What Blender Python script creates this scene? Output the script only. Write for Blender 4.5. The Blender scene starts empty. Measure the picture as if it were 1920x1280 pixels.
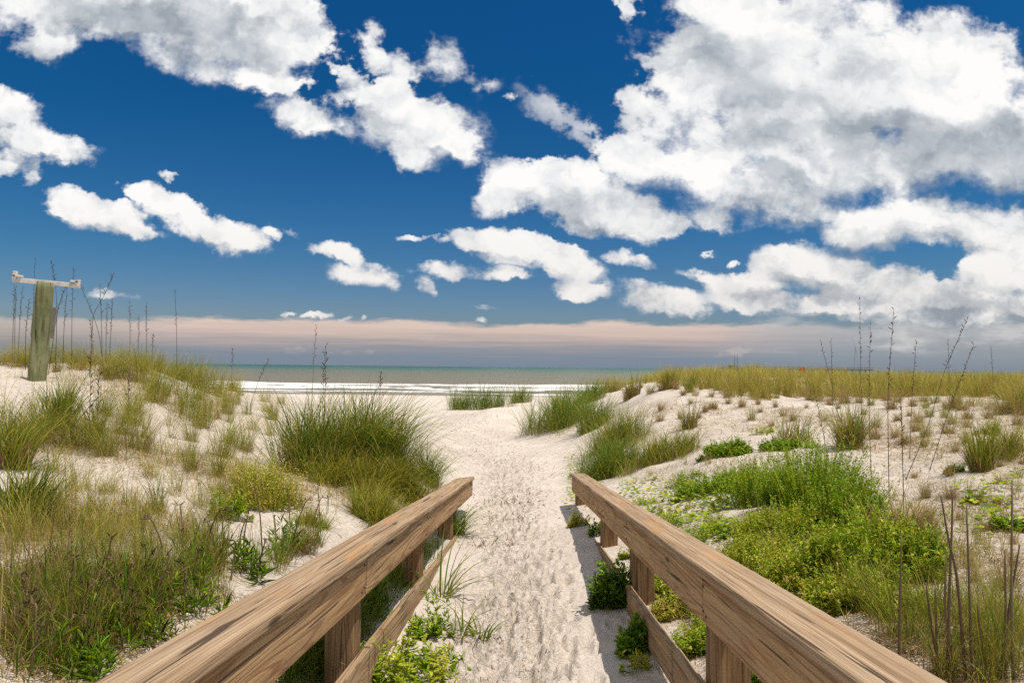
import bpy, bmesh, math, random
import numpy as np
from mathutils import Vector, Matrix

random.seed(7)
rng = np.random.default_rng(11)
scene = bpy.context.scene
C = scene.collection
R = math.radians

# ------------------------------------------------------------------ camera
# metres; +Y looks out to sea, Z = 0 is the mean sea level, the eye is 3.3 m above it
EYE = Vector((0.0, 0.0, 3.3))
FPX = 1280.0                                   # focal length in photo pixels (24 mm on 36 mm)
PITCH, ROLL = math.atan(48.0 / FPX), R(-0.6)
cam_data = bpy.data.cameras.new("camera")
cam_data.lens = 24.0
cam_data.sensor_width = 36.0
cam_data.clip_start = 0.05
cam_data.clip_end = 60000.0
cam = bpy.data.objects.new("camera", cam_data)
C.objects.link(cam)
cam_rot = Matrix.Rotation(R(90) + PITCH, 3, 'X') @ Matrix.Rotation(-ROLL, 3, 'Z')
cam.matrix_world = Matrix.Translation(EYE) @ cam_rot.to_4x4()
scene.camera = cam
CR = np.array(cam_rot)


def ray(px, py):
    """direction of a photo pixel, scaled so that its Y is 1 (so 'times d' is the point d metres out)"""
    v = CR @ np.array([(px - 960.0) / FPX, -(py - 640.0) / FPX, -1.0])
    return v / v[1]


def at(px, py, d):
    return np.array(EYE) + ray(px, py) * d


# ------------------------------------------------------------------ sun, exposure
SUN_EL, SUN_AZ = R(71), R(118)                 # azimuth from +Y towards +X: right, a little behind the eye
sun_dir = Vector((math.sin(SUN_AZ) * math.cos(SUN_EL), math.cos(SUN_AZ) * math.cos(SUN_EL), math.sin(SUN_EL)))
sd = bpy.data.lights.new("sun", 'SUN')
sd.energy = 4.2
sd.angle = R(0.5)
sd.color = (1.0, 0.92, 0.82)
so = bpy.data.objects.new("sun", sd)
so.rotation_euler = sun_dir.to_track_quat('Z', 'Y').to_euler()
C.objects.link(so)
scene.view_settings.view_transform = 'Standard'
scene.view_settings.look = 'None'
scene.view_settings.exposure = 0.0
scene.view_settings.gamma = 1.0
scene.cycles.max_bounces = 8
scene.cycles.transparent_max_bounces = 8
scene.cycles.caustics_reflective = False
scene.cycles.caustics_refractive = False


# ------------------------------------------------------------------ node helper
class NT:
    """short-hand for building node trees"""
    def __init__(s, tree):
        s.t = tree

    def n(s, typ, ins=None, **props):
        nd = s.t.nodes.new(typ)
        for k, v in props.items():
            setattr(nd, k, v)
        for k, v in (ins or {}).items():
            s.put(nd.inputs[k], v)
        return nd

    def put(s, sock, v):
        if isinstance(v, bpy.types.NodeSocket):
            s.t.links.new(v, sock)
        else:
            if not isinstance(v, (int, float, str)) and hasattr(sock.default_value, '__len__'):
                v = tuple(v)[:len(sock.default_value)]
            sock.default_value = v

    def m(s, op, a, b=0.0, c=0.0, clamp=False):
        nd = s.t.nodes.new('ShaderNodeMath')
        nd.operation = op
        nd.use_clamp = clamp
        for i, v in enumerate((a, b, c)):
            if i < len(nd.inputs):
                s.put(nd.inputs[i], v)
        return nd.outputs[0]

    def v(s, op, a, b=None, out=0, scale=None):
        nd = s.t.nodes.new('ShaderNodeVectorMath')
        nd.operation = op
        s.put(nd.inputs[0], a)
        if b is not None:
            s.put(nd.inputs[1], b)
        if scale is not None:
            s.put(nd.inputs['Scale'], scale)
        return nd.outputs['Value' if out == 'v' else 0]

    def step(s, x, a, b, o0=0.0, o1=1.0, kind='SMOOTHSTEP'):
        nd = s.n('ShaderNodeMapRange', {0: x, 1: a, 2: b, 3: o0, 4: o1}, interpolation_type=kind)
        return nd.outputs[0]

    def mix(s, f, a, b, mode='MIX'):
        nd = s.n('ShaderNodeMix', data_type='RGBA', blend_type=mode)
        s.put(nd.inputs[0], f)
        s.put(nd.inputs[6], a)
        s.put(nd.inputs[7], b)
        return nd.outputs[2]

    def noise(s, vec, scale, detail=4.0, rough=0.5, dist=0.0, col=False, lac=2.0):
        nd = s.n('ShaderNodeTexNoise', {'Vector': vec, 'Scale': scale, 'Detail': detail, 'Roughness': rough,
                                        'Distortion': dist, 'Lacunarity': lac})
        return nd.outputs[1 if col else 0]

    def xyz(s, vec):
        nd = s.n('ShaderNodeSeparateXYZ', {0: vec})
        return nd.outputs[0], nd.outputs[1], nd.outputs[2]

    def vec(s, x=0.0, y=0.0, z=0.0):
        return s.n('ShaderNodeCombineXYZ', {0: x, 1: y, 2: z}).outputs[0]

    def ramp(s, f, stops, interp='LINEAR'):
        nd = s.n('ShaderNodeValToRGB', {0: f})
        el = nd.color_ramp.elements
        nd.color_ramp.interpolation = interp
        while len(el) < len(stops):
            el.new(0.5)
        for e, (p, c) in zip(el, stops):
            e.position = p
            e.color = (*c, 1.0) if len(c) == 3 else c
        return nd.outputs[0]


def srgb(r, g, b):
    f = lambda c: c / 12.92 if c <= 0.04045 else ((c + 0.055) / 1.055) ** 2.4
    return (f(r / 255), f(g / 255), f(b / 255))


def rgba(c):
    return (c[0], c[1], c[2], 1.0)


# ------------------------------------------------------------------ sky with cumulus
# Every cloud is an ellipse in the sky (centre, half axes, tilt); noise breaks it into billows.
CLOUDS = [  # px, py, rx, ry, tilt(deg, clockwise in the picture), weight
    (150, 10, 210, 85, 5, 1), (380, 45, 230, 100, 12, 1), (530, 55, 105, 85, 20, 1), (470, 130, 130, 38, 15, .75), (560, 155, 50, 18, 10, .45),
    (75, 85, 75, 30, 5, .6),
    (5, 195, 85, 42, 35, 1), (70, 265, 120, 36, 18, 1), (0, 300, 45, 26, 10, .8), (60, 325, 24, 27, 0, .75), (10, 322, 18, 12, 0, .5),
    (185, 400, 100, 36, 12, 1), (230, 425, 75, 28, 18, 1), (110, 385, 45, 18, 0, .5),
    (320, 385, 95, 34, 22, 1), (390, 425, 105, 34, 18, 1), (455, 440, 40, 24, 10, .8), (503, 440, 18, 12, 0, .8), (540, 435, 20, 8, 20, .35),
    (765, 235, 135, 72, 12, 1), (720, 180, 75, 45, -20, .95), (835, 265, 80, 45, 20, 1), (600, 225, 95, 34, 18, .5), (555, 208, 60, 24, 15, .32), (780, 300, 70, 30, 10, .9),
    (693, 92, 28, 36, -15, .38), (640, 128, 46, 18, 35, .34), (755, 125, 45, 32, 30, .42), (825, 105, 56, 48, 35, .58), (895, 140, 50, 24, 20, .42), (940, 183, 14, 8, 0, .5),
    (650, 480, 62, 17, 28, .85), (690, 522, 66, 24, 8, .95), (605, 465, 40, 10, 20, .45),
    (1050, 350, 130, 58, 8, 1), (1130, 395, 170, 48, 10, 1), (950, 370, 55, 44, 0, .9),
    (960, 465, 120, 34, 8, 1), (1040, 485, 90, 42, 18, 1), (845, 508, 72, 20, -3, .85), (940, 512, 55, 14, 4, .7), (800, 447, 50, 10, 8, .55),
    (1177, 487, 54, 20, 8, .95), (1080, 540, 60, 20, 6, .8), (1245, 565, 85, 26, 14, .95), (1190, 540, 40, 14, 20, .6), (798, 541, 22, 12, 30, .6),
    (205, 554, 38, 8, 3, .35), (585, 592, 32, 8, 0, .75), (530, 589, 14, 7, 0, .65), (640, 596, 18, 6, 0, .55), (682, 597, 10, 5, 0, .5),
    (900, 575, 34, 6, 3, .45), (905, 602, 14, 7, 0, .5), (315, 320, 18, 7, 10, .4), (1330, 475, 12, 8, 0, .45), (1385, 497, 12, 8, 0, .5),
    (1440, 110, 250, 150, -20, 1), (1700, 170, 300, 150, 12, 1), (1330, 170, 120, 110, 20, .42), (1500, 270, 260, 120, 10, 1), (1830, 250, 190, 110, 5, 1),
    (1250, 245, 130, 60, 35, .5), (1400, 350, 190, 72, 12, 1), (1070, 222, 80, 20, 20, .10), (1035, 200, 30, 12, 30, .10), (1190, 300, 90, 50, 10, .85),
    (1340, 400, 60, 34, 20, .8), (1500, 385, 110, 42, 5, .95), (1185, 12, 22, 28, -20, .45), (1850, 322, 80, 40, 10, .8), (1410, 25, 150, 80, 0, 1), (1800, 100, 140, 80, 25, .95),
    (1710, 415, 170, 50, 3, 1), (1860, 430, 120, 60, 8, 1), (1620, 440, 90, 34, 5, .9), (1770, 380, 40, 26, 0, .6),
    (1545, 500, 130, 50, 0, 1), (1640, 535, 150, 46, 8, 1), (1420, 540, 90, 30, -4, .9), (1420, 575, 70, 20, 5, .85), (1580, 570, 250, 24, 0, .9), (1345, 530, 60, 14, 12, .55),
    (1880, 505, 100, 62, 5, 1), (1790, 560, 160, 30, 0, .95), (1900, 575, 110, 34, 0, 1), (1830, 590, 170, 22, 0, .8),
]
# the thick grey bellies of the biggest ones
BELLIES = [(230, 25, 190, 45, 5, 1), (420, 60, 130, 40, 10, .8), (1395, 125, 140, 70, 10, 1), (1800, 285, 190, 62, 5, 1.2), (1600, 260, 170, 70, 10, .9), (1480, 350, 110, 28, 0, .6),
           (1560, 170, 120, 60, 0, .5), (1560, 535, 150, 26, 4, .9), (740, 245, 70, 26, 10, .35), (1130, 395, 120, 24, 10, .3), (1700, 450, 150, 22, 5, .5), (1850, 575, 120, 24, 0, .8)]

world = bpy.data.worlds.new("World")
scene.world = world
world.use_nodes = True
world.node_tree.nodes.clear()
W = NT(world.node_tree)



def field_group(name, blobs, grow):
    """node group: field of the ellipses at a point (x/y, z/y) of the sky, > 0 inside one"""
    grp = bpy.data.node_groups.new(name, 'ShaderNodeTree')
    grp.interface.new_socket("Vector", in_out='INPUT', socket_type='NodeSocketVector')
    grp.interface.new_socket("Field", in_out='OUTPUT', socket_type='NodeSocketFloat')
    G = NT(grp)
    gi = G.n('NodeGroupInput')
    go = G.n('NodeGroupOutput')
    gx, gy, _z = G.xyz(gi.outputs[0])
    acc = None
    for (px, py, rx, ry, rot, w) in blobs:
        r = ray(px, py)
        here = gi.outputs[0] if acc is None else G.vec(gx, gy, acc)   # the running value rides along: the nodes run one after another
        mp = G.n('ShaderNodeMapping', {'Vector': here, 'Location': (r[0], r[2], 0), 'Rotation': (0, 0, R(-rot)),
                                       'Scale': (rx * grow / FPX, ry * grow / FPX, 1e9)}, vector_type='TEXTURE')
        d2 = G.v('DOT_PRODUCT', mp.outputs[0], mp.outputs[0], out='v')
        q = G.m('MULTIPLY_ADD', d2, -w, w)
        acc = q if acc is None else G.m('SMOOTH_MAX', acc, q, 0.35)
    G.t.links.new(G.m('MAXIMUM', acc, -1.2), go.inputs[0])
    return grp


CLOUDS = [(c[0], c[1], c[2], c[3], c[4], c[5] * (1.3 if c[2] * c[3] > 14000 else 1.15 if c[2] * c[3] > 3000 else 1.0)) for c in CLOUDS]
grp_all = field_group("cloud_field", CLOUDS, 1.1)
grp_big = field_group("cloud_field_coarse", [c for c in CLOUDS if c[2] * c[3] > 2600], 1.1)
grp_belly = field_group("cloud_bellies", BELLIES, 1.25)
tc = W.n('ShaderNodeTexCoord')
dx, dy, dz = W.xyz(tc.outputs['Generated'])
yy = W.m('MAXIMUM', dy, 0.08)
a_ = W.m('DIVIDE', dx, yy)
e_ = W.m('DIVIDE', W.m('MAXIMUM', dz, 0.0), yy)
L = W.m('MULTIPLY_ADD', e_, 0.55, 0.22)           # clouds look smaller towards the horizon
P = W.vec(W.m('MULTIPLY', a_, 3.0), W.m('MULTIPLY', e_, 3.6), 0.0)


def noise2(vec, scale, detail, rough, col=False):
    nd = W.n('ShaderNodeTexNoise', {'Vector': vec, 'Scale': scale, 'Detail': detail, 'Roughness': rough}, noise_dimensions='2D')
    return nd.outputs[1 if col else 0]


# ragged outlines: the point itself is pushed about before the ellipses are read
w1 = W.v('SUBTRACT', noise2(P, 2.6, 6, 0.60, True), (0.5, 0.5, 0.5))
w2 = W.v('SUBTRACT', noise2(P, 13.0, 4, 0.62, True), (0.5, 0.5, 0.5))
wv = W.v('ADD', W.v('SCALE', w1, scale=0.17), W.v('SCALE', w2, scale=0.085))
AE = W.vec(a_, e_, 0.0)
AEw = W.v('ADD', AE, W.v('MULTIPLY', W.v('SCALE', wv, scale=L), (1.0, 0.75, 0.0)))


def field(vec, grp):
    g = W.n('ShaderNodeGroup', node_tree=grp)
    W.put(g.inputs[0], vec)
    return g.outputs[0]


def billow(p):
    vo = W.n('ShaderNodeTexVoronoi', {'Vector': p, 'Scale': 2.3, 'Detail': 3.0, 'Roughness': 0.52, 'Lacunarity': 2.2, 'Smoothness': 0.55},
             feature='SMOOTH_F1', normalize=True, voronoi_dimensions='2D')
    return W.m('SUBTRACT', 0.5, vo.outputs['Distance'])


Pw = W.v('ADD', P, W.v('ADD', W.v('SCALE', w1, scale=0.35), W.v('SCALE', w2, scale=0.14)))
SH = (0.030, 0.075, 0.0)                      # towards the light: up and to the right
q0 = field(AEw, grp_all)
q1 = field(W.v('ADD', AEw, W.v('SCALE', SH, scale=L)), grp_big)
qb = field(W.v('ADD', AE, W.v('SCALE', w1, scale=0.16)), grp_belly)
near = W.step(e_, 0.10, 0.30)
mixf = lambda f, x, y: W.m('ADD', W.m('MULTIPLY', x, W.m('SUBTRACT', 1.0, f)), W.m('MULTIPLY', y, f))
n0 = noise2(P, 4.2, 10, 0.60)
m0 = noise2(P, 3.0, 3, 0.5)
m1 = noise2(W.v('ADD', P, (0.07, 0.16, 0)), 3.0, 3, 0.5)
b0 = billow(Pw)
b1 = billow(W.v('ADD', Pw, (0.045, 0.105, 0)))
d0 = W.m('ADD', q0, W.m('ADD', W.m('MULTIPLY', W.m('SUBTRACT', n0, 0.5), 2.75), W.m('MULTIPLY', b0, 0.95)))
d0 = W.m('SUBTRACT', d0, 0.10)
lit = W.m('ADD', W.m('MULTIPLY', W.m('SUBTRACT', m0, m1), 0.8), W.m('MULTIPLY', W.m('SUBTRACT', b0, b1), 1.7))
lit = W.step(lit, -0.50, 0.50, kind='LINEAR')                          # high on faces turned to the light
wisp = noise2(P, 1.7, 2, 0.5)
slope = W.step(W.m('SUBTRACT', q1, q0), -0.05, 0.45)                    # the underside of each cloud
# tops are crisp, undersides and thin parts fray out
soft = W.m('ADD', W.step(wisp, 0.35, 0.65, 0.34, 0.95), W.m('MULTIPLY', slope, 0.45))
alpha = W.m('MULTIPLY', W.step(d0, 0.0, soft), W.step(q0, -0.30, 0.45, 0.15, 1.0))
belly = W.m('MULTIPLY', slope, W.step(q0, 0.10, 0.80))
slow = noise2(P, 1.6, 3, 0.45)
over = W.m('MULTIPLY', W.step(qb, -0.5, 1.0), W.step(slow, 0.32, 0.62, 0.65, 1.0))
dark = W.m('ADD', W.m('MULTIPLY', belly, 0.60), over, clamp=True)
core = W.step(d0, 0.15, 1.3)
val = W.m('ADD', 0.76, W.m('MULTIPLY', W.m('SUBTRACT', lit, 0.5), W.m('MULTIPLY_ADD', dark, -0.25, 0.72)))
val = W.m('ADD', val, W.m('MULTIPLY', core, 0.10))
val = W.m('SUBTRACT', val, W.m('MULTIPLY', dark, 0.44), clamp=True)
ccol = W.ramp(val, [(0.0, srgb(126, 136, 150)), (0.30, srgb(160, 168, 178)), (0.52, srgb(203, 208, 213)), (0.72, srgb(238, 239, 240)), (0.9, srgb(254, 253, 251))])
ccol = W.mix(W.step(e_, 0.09, 0.28), W.mix(0.35, ccol, rgba(srgb(222, 214, 208)), 'MULTIPLY'), ccol)

# clear sky: the physical sky, deepened as a polarising filter does
sky = W.n('ShaderNodeTexSky', sky_type='NISHITA', sun_disc=False, sun_elevation=SUN_EL, sun_rotation=SUN_AZ,
          altitude=0.0, air_density=1.0, dust_density=0.6, ozone_density=2.0)
BG = 0.1
base = W.n('ShaderNodeHueSaturation', {'Hue': 0.5, 'Saturation': 1.35, 'Value': 1.0, 'Color': sky.outputs[0]}).outputs[0]
grad = W.ramp(W.step(e_, 0.0, 0.62, kind='LINEAR'),
              [(0.0, (0.50, 0.46, 0.52)), (0.14, (0.46, 0.53, 0.66)), (0.30, (0.30, 0.54, 0.69)), (0.65, (0.12, 0.50, 0.66)), (1.0, (0.12, 0.53, 0.70))])
base = W.mix(1.0, base, grad, 'MULTIPLY')

# the long bank of stratus lying on the horizon
Ph = W.vec(W.m('MULTIPLY', a_, 1.0), W.m('MULTIPLY', e_, 5.0), 2.0)
bn = W.noise(Ph, 8.0, 6, 0.6)
etop = W.m('ADD', e_, W.m('MULTIPLY', W.m('SUBTRACT', bn, 0.5), 0.042))
etop = W.m('ADD', etop, W.m('MULTIPLY', W.m('SUBTRACT', W.noise(W.vec(a_, 0, 0), 2.0, 2, .5), 0.5), 0.012))
bank = W.m('MULTIPLY', W.step(etop, 0.0700, 0.0590), W.m('MULTIPLY', W.step(a_, -0.66, -0.45, 0.6, 1.0), W.step(a_, 0.26, 0.55, 1.0, 0.80)))
streak = W.noise(W.vec(W.m('MULTIPLY', a_, 2.0), W.m('MULTIPLY', e_, 60.0), 0), 2.0, 5, 0.6)
bcol = W.ramp(W.m('ADD', W.step(e_, 0.0, 0.066, kind='LINEAR'), W.m('MULTIPLY', W.m('SUBTRACT', streak, 0.5), 0.55)),
              [(0.0, srgb(122, 140, 158)), (0.20, srgb(129, 142, 159)), (0.40, srgb(150, 152, 160)), (0.56, srgb(184, 170, 168)), (0.74, srgb(214, 190, 180)), (1.0, srgb(230, 206, 192))])
sc = lambda c, k: W.v('SCALE', c, scale=k)
bcol = W.mix(W.step(a_, 0.22, 0.52, 0.0, 0.75), bcol, W.ramp(W.step(e_, 0.0, 0.08, kind='LINEAR'), [(0.0, srgb(132, 150, 170)), (0.6, srgb(165, 174, 184)), (1.0, srgb(196, 200, 204))]))
col = W.mix(W.m('MULTIPLY', bank, 0.90), base, sc(bcol, 1.0 / BG))
# small far cumulus heads in front of the bank
h0 = W.noise(W.vec(W.m('MULTIPLY', a_, 1.0), W.m('MULTIPLY', e_, 2.2), 7.0), 13.0, 6, 0.55)
heads = W.m('MULTIPLY', W.step(h0, 0.60, 0.70), W.m('MULTIPLY', W.step(e_, 0.012, 0.022), W.step(e_, 0.062, 0.03)))
col = W.mix(W.m('MULTIPLY', heads, 0.45), col, sc(rgba(srgb(205, 190, 186)), 1.0 / BG))
# grey-white stratocumulus low on the right
s0 = W.noise(W.vec(W.m('MULTIPLY', a_, 1.0), W.m('MULTIPLY', e_, 3.2), 4.0), 8.0, 7, 0.6)
strat = W.m('MULTIPLY', W.step(s0, 0.42, 0.62), W.m('MULTIPLY', W.step(a_, 0.25, 0.50), W.m('MULTIPLY', W.step(e_, 0.018, 0.035), W.step(e_, 0.11, 0.08))))
col = W.mix(W.m('MULTIPLY', strat, 0.85), col, sc(W.ramp(s0, [(0.45, srgb(150, 158, 168)), (0.7, srgb(214, 212, 210))]), 1.0 / BG))
col = W.mix(alpha, col, sc(ccol, 1.0 / BG))
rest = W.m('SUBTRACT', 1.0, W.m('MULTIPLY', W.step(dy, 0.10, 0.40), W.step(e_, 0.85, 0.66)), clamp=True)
dome = W.step(W.noise(tc.outputs['Generated'], 2.6, 5, 0.6), 0.40, 0.56)  # unseen bright clouds behind and overhead, added to lift the ambient light
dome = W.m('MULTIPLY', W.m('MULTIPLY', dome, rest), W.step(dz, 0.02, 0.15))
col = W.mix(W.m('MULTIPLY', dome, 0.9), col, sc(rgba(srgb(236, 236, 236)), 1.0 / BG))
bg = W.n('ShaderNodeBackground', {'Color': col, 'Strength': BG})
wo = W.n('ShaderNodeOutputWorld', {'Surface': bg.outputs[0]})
world.cycles.sampling_method = 'MANUAL'
world.cycles.sample_map_resolution = 512

scene.cycles.use_adaptive_sampling = True
scene.cycles.adaptive_threshold = 0.012
scene.cycles.use_denoising = False


# ------------------------------------------------------------------ object helpers
def tag(o, label=None, cat=None, group=None, kind=None):
    for k, v in (("label", label), ("category", cat), ("group", group), ("kind", kind)):
        if v:
            o[k] = v
    return o


def mesh_from(name, verts, quads, mat=None, smooth=True, attrs=None):
    """mesh from numpy arrays: verts n x 3, quads m x 4 (or m x 3)"""
    me = bpy.data.meshes.new(name)
    verts = np.asarray(verts, dtype=np.float32)
    quads = np.asarray(quads, dtype=np.int32)
    k = quads.shape[1]
    me.vertices.add(len(verts))
    me.vertices.foreach_set("co", verts.ravel())
    me.loops.add(quads.size)
    me.loops.foreach_set("vertex_index", quads.ravel())
    me.polygons.add(len(quads))
    me.polygons.foreach_set("loop_start", np.arange(0, quads.size, k, dtype=np.int32))
    me.polygons.foreach_set("loop_total", np.full(len(quads), k, dtype=np.int32))
    if smooth:
        me.polygons.foreach_set("use_smooth", np.ones(len(quads), dtype=bool))
    for an, arr in (attrs or {}).items():
        at_ = me.attributes.new(an, 'FLOAT_VECTOR', 'POINT')
        at_.data.foreach_set("vector", np.asarray(arr, dtype=np.float32).ravel())
    me.update(calc_edges=True)
    if mat:
        me.materials.append(mat)
    return me


def obj(name, me, parent=None, loc=None):
    o = bpy.data.objects.new(name, me)
    C.objects.link(o)
    if parent is not None:
        o.parent = parent
    if loc is not None:
        o.location = loc
    return o


def empty(name, loc, rz=0.0):
    o = bpy.data.objects.new(name, None)
    o.empty_display_size = 0.1
    o.location = loc
    o.rotation_euler = (0, 0, rz)
    C.objects.link(o)
    return o


def grid_quads(nr, nc, wrap=False):
    i = np.arange(nr - 1)[:, None]
    j = np.arange(nc if wrap else nc - 1)[None, :]
    j2 = (j + 1) % nc
    return np.stack([i * nc + j, i * nc + j2, (i + 1) * nc + j2, (i + 1) * nc + j], axis=-1).reshape(-1, 4)


def material(name):
    m = bpy.data.materials.new(name)
    m.use_nodes = True
    m.node_tree.nodes.clear()
    return m, NT(m.node_tree)


def finish(T, color, rough=0.8, normal=None, spec=0.3, extra=None):
    b = T.n('ShaderNodeBsdfPrincipled', {'Base Color': color, 'Roughness': rough, 'Specular IOR Level': spec})
    if normal is not None:
        T.put(b.inputs['Normal'], normal)
    for k, v in (extra or {}).items():
        T.put(b.inputs[k], v)
    T.n('ShaderNodeOutputMaterial', {'Surface': b.outputs[0]})
    return b


def bump(T, height, strength=0.5, dist=0.02, normal=None):
    nd = T.n('ShaderNodeBump', {'Height': height, 'Strength': strength, 'Distance': dist})
    if normal is not None:
        T.put(nd.inputs['Normal'], normal)
    return nd.outputs[0]


# value noise in numpy (for shapes, not for colour)
def vnoise(x, y, seed=0):
    x = np.asarray(x, dtype=np.float64)
    y = np.asarray(y, dtype=np.float64)
    xi, yi = np.floor(x).astype(np.int64), np.floor(y).astype(np.int64)
    fx, fy = x - xi, y - yi
    fx, fy = fx * fx * (3 - 2 * fx), fy * fy * (3 - 2 * fy)

    def h(a, b):
        n = (a * 374761393 + b * 668265263 + seed * 974711) & 0x7fffffff
        n = ((n ^ (n >> 13)) * 1274126177) & 0x7fffffff
        n = n ^ (n >> 16)
        return (n & 0xffff) / 65535.0
    return (h(xi, yi) * (1 - fx) + h(xi + 1, yi) * fx) * (1 - fy) + (h(xi, yi + 1) * (1 - fx) + h(xi + 1, yi + 1) * fx) * fy


def fbm(x, y, octv=4, seed=0, gain=0.5):
    s, a, t = 0.0, 1.0, 0.0
    for k in range(octv):
        s = s + a * (vnoise(x * 2 ** k, y * 2 ** k, seed + k * 17) - 0.5)
        t += a
        a *= gain
    return s / t


# ------------------------------------------------------------------ terrain: dunes, the path between them, the beach
# (X, Y, metres below the eye)
GROUND_XYH = [
    (0, -2.5, 1.30), (-1, -2.5, 1.25), (1.2, -2.5, 1.25), (0, 0, 1.40), (-.8, 0, 1.35), (.8, 0, 1.35), (0, 2, 1.58), (-.7, 2, 1.55), (.7, 2, 1.52),
    (-.05, 3.6, 1.71), (-.75, 3.6, 1.70), (.65, 3.6, 1.66), (-.05, 5.5, 1.79), (-.7, 5.5, 1.78), (.6, 5.5, 1.70), (-.1, 7.5, 1.85), (-.65, 7.5, 1.86), (.6, 7.0, 1.72),
    (-.1, 9.3, 1.93), (-.7, 9.3, 1.90), (.65, 9.3, 1.88), (-.1, 11.5, 2.0), (-.9, 11.5, 1.98), (.9, 11.5, 1.95), (-1.25, 14, 2.02), (0, 14, 2.05), (1.1, 14, 2.0),
    (-2.2, 18, 2.1), (0.9, 18, 2.05), (-3.3, 24, 2.12), (-1.8, 23, 2.16), (0.3, 23.5, 2.1), (-6.6, 38, 2.36), (-3, 38, 2.4), (-.5, 40, 2.42), (-9, 50, 2.6), (-3, 64, 2.85), (-15, 62, 2.8),
    (6, 66, 2.85), (-30, 60, 2.8), (-60, 60, 2.8), (-90, 78, 3.25), (0, 78, 3.27), (40, 78, 3.25), (-40, 78, 3.27), (90, 80, 3.2), (0, 95, 3.9), (-80, 95, 3.9), (90, 95, 3.9), (0, 140, 5), (-120, 140, 5), (140, 140, 5),
    # left of the path, low by the railing and rising to the dune
    (-1.15, 2.2, 1.45), (-1.2, 4.2, 1.52), (-1.2, 6.0, 1.58), (-1.25, 7.8, 1.60), (-3, 0, 1.0), (-3, -2.5, .95),
    (-10, 20, .75), (-20, 30, .8), (-9, 30, 1.7), (-16, 42, 2.3), (-40, 40, 1.6), (-35, 52, 2.5), (-14, 14, .15), (-22, 20, .35),
    # right of the path
    (1.2, 2.5, 1.35), (1.35, 4, 1.44), (1.3, 6, 1.58), (1.35, 8, 1.66), (1.4, 10, 1.74), (3, 0, 1.15), (3, -2.5, 1.05),
    (8, 20, .62), (15, 20, .58), (5, 26, .72), (20, 40, .68), (10, 45, .85), (40, 40, .62), (3.6, 34, 1.3), (60, 60, .9), (12, 58, 2.3), (35, 66, 2.5), (70, 74, 2.9), (25, 52, 1.0),
    # hummocks on both sides of where the path opens on the beach
    (1.9, 22.8, 1.58), (2.3, 17, 1.45), (-.55, 27, 1.56), (.3, 27.5, 1.62), (-1.4, 27, 1.8), (-2.3, 27.5, 2.16), (-.4, 31, 2.0), (1.2, 26, 1.85),
]
GROUND_PIX = [  # photo pixel and distance
    (0, 1280, 2.6), (150, 1150, 3.4), (320, 1130, 3.7), (0, 1080, 3.5), (150, 1000, 4.4), (350, 1000, 4.9), (50, 880, 5.8), (250, 930, 5.5),
    (440, 870, 7.2), (600, 930, 6.9), (540, 990, 5.8), (300, 830, 7.8), (150, 790, 7.6), (0, 745, 7.8), (68, 716, 9.4), (200, 735, 9.8), (0, 690, 10.5),
    (250, 694, 11.5), (330, 715, 13.0), (430, 770, 11.0), (420, 742, 14.5), (560, 800, 11.0), (620, 870, 8.9), (540, 885, 8.2), (700, 880, 8.6),
    (790, 872, 9.8), (765, 835, 11.5), (520, 765, 16.0), (640, 775, 18.0), (700, 768, 24.0),
    (1250, 930, 8.9), (1400, 900, 8.2), (1350, 870, 9.4), (1500, 1150, 3.7), (1500, 960, 5.9), (1650, 1000, 5.2), (1800, 1000, 5.0), (1900, 1280, 2.5),
    (1750, 1150, 3.4), (1900, 900, 6.6), (1700, 880, 7.6), (1850, 800, 9.6), (1600, 800, 11.0), (1450, 830, 10.5), (1320, 840, 11.0), (1250, 790, 14.0),
    (1320, 765, 14.8), (1420, 757, 15.2), (1195, 742, 20.0), (1270, 742, 17.0), (1600, 755, 14.5), (1750, 765, 12.5), (1920, 775, 11.0), (1180, 868, 12.2),
    (1120, 800, 19.0),
]
gp = [(x, y, h) for x, y, h in GROUND_XYH]
for px, py, d in GROUND_PIX:
    p = at(px, py, d)
    gp.append((p[0], p[1], EYE.z - p[2]))
gp = np.array(gp)


def _ab(x, y):
    s = np.maximum(np.asarray(y, dtype=np.float64), -2.6) + 3.0
    return np.asarray(x) / s * 1.3, np.log(s) * 0.9


def _tps(r2):
    return r2 * np.log(r2 + 1e-9)


_ga, _gb = _ab(gp[:, 0], gp[:, 1])
_n = len(gp)
_K = _tps((_ga[:, None] - _ga[None]) ** 2 + (_gb[:, None] - _gb[None]) ** 2) + np.eye(_n) * 0.002
_A = np.zeros((_n + 3, _n + 3))
_A[:_n, :_n] = _K
_A[:_n, _n:] = np.stack([np.ones(_n), _ga, _gb], 1)
_A[_n:, :_n] = _A[:_n, _n:].T
_w = np.linalg.solve(_A, np.concatenate([gp[:, 2], np.zeros(3)]))


def path_mid(y):
    """X of the middle of the trodden path, and its half width"""
    ys = [-3, 0, 9, 14, 18, 24, 38, 64, 90]
    return np.interp(y, ys, [.0, .0, -.02, -.1, -.7, -1.5, -3.5, -6, -8]), np.interp(y, ys, [.62, .6, .55, .95, 1.3, 1.6, 3, 9, 14])


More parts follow.
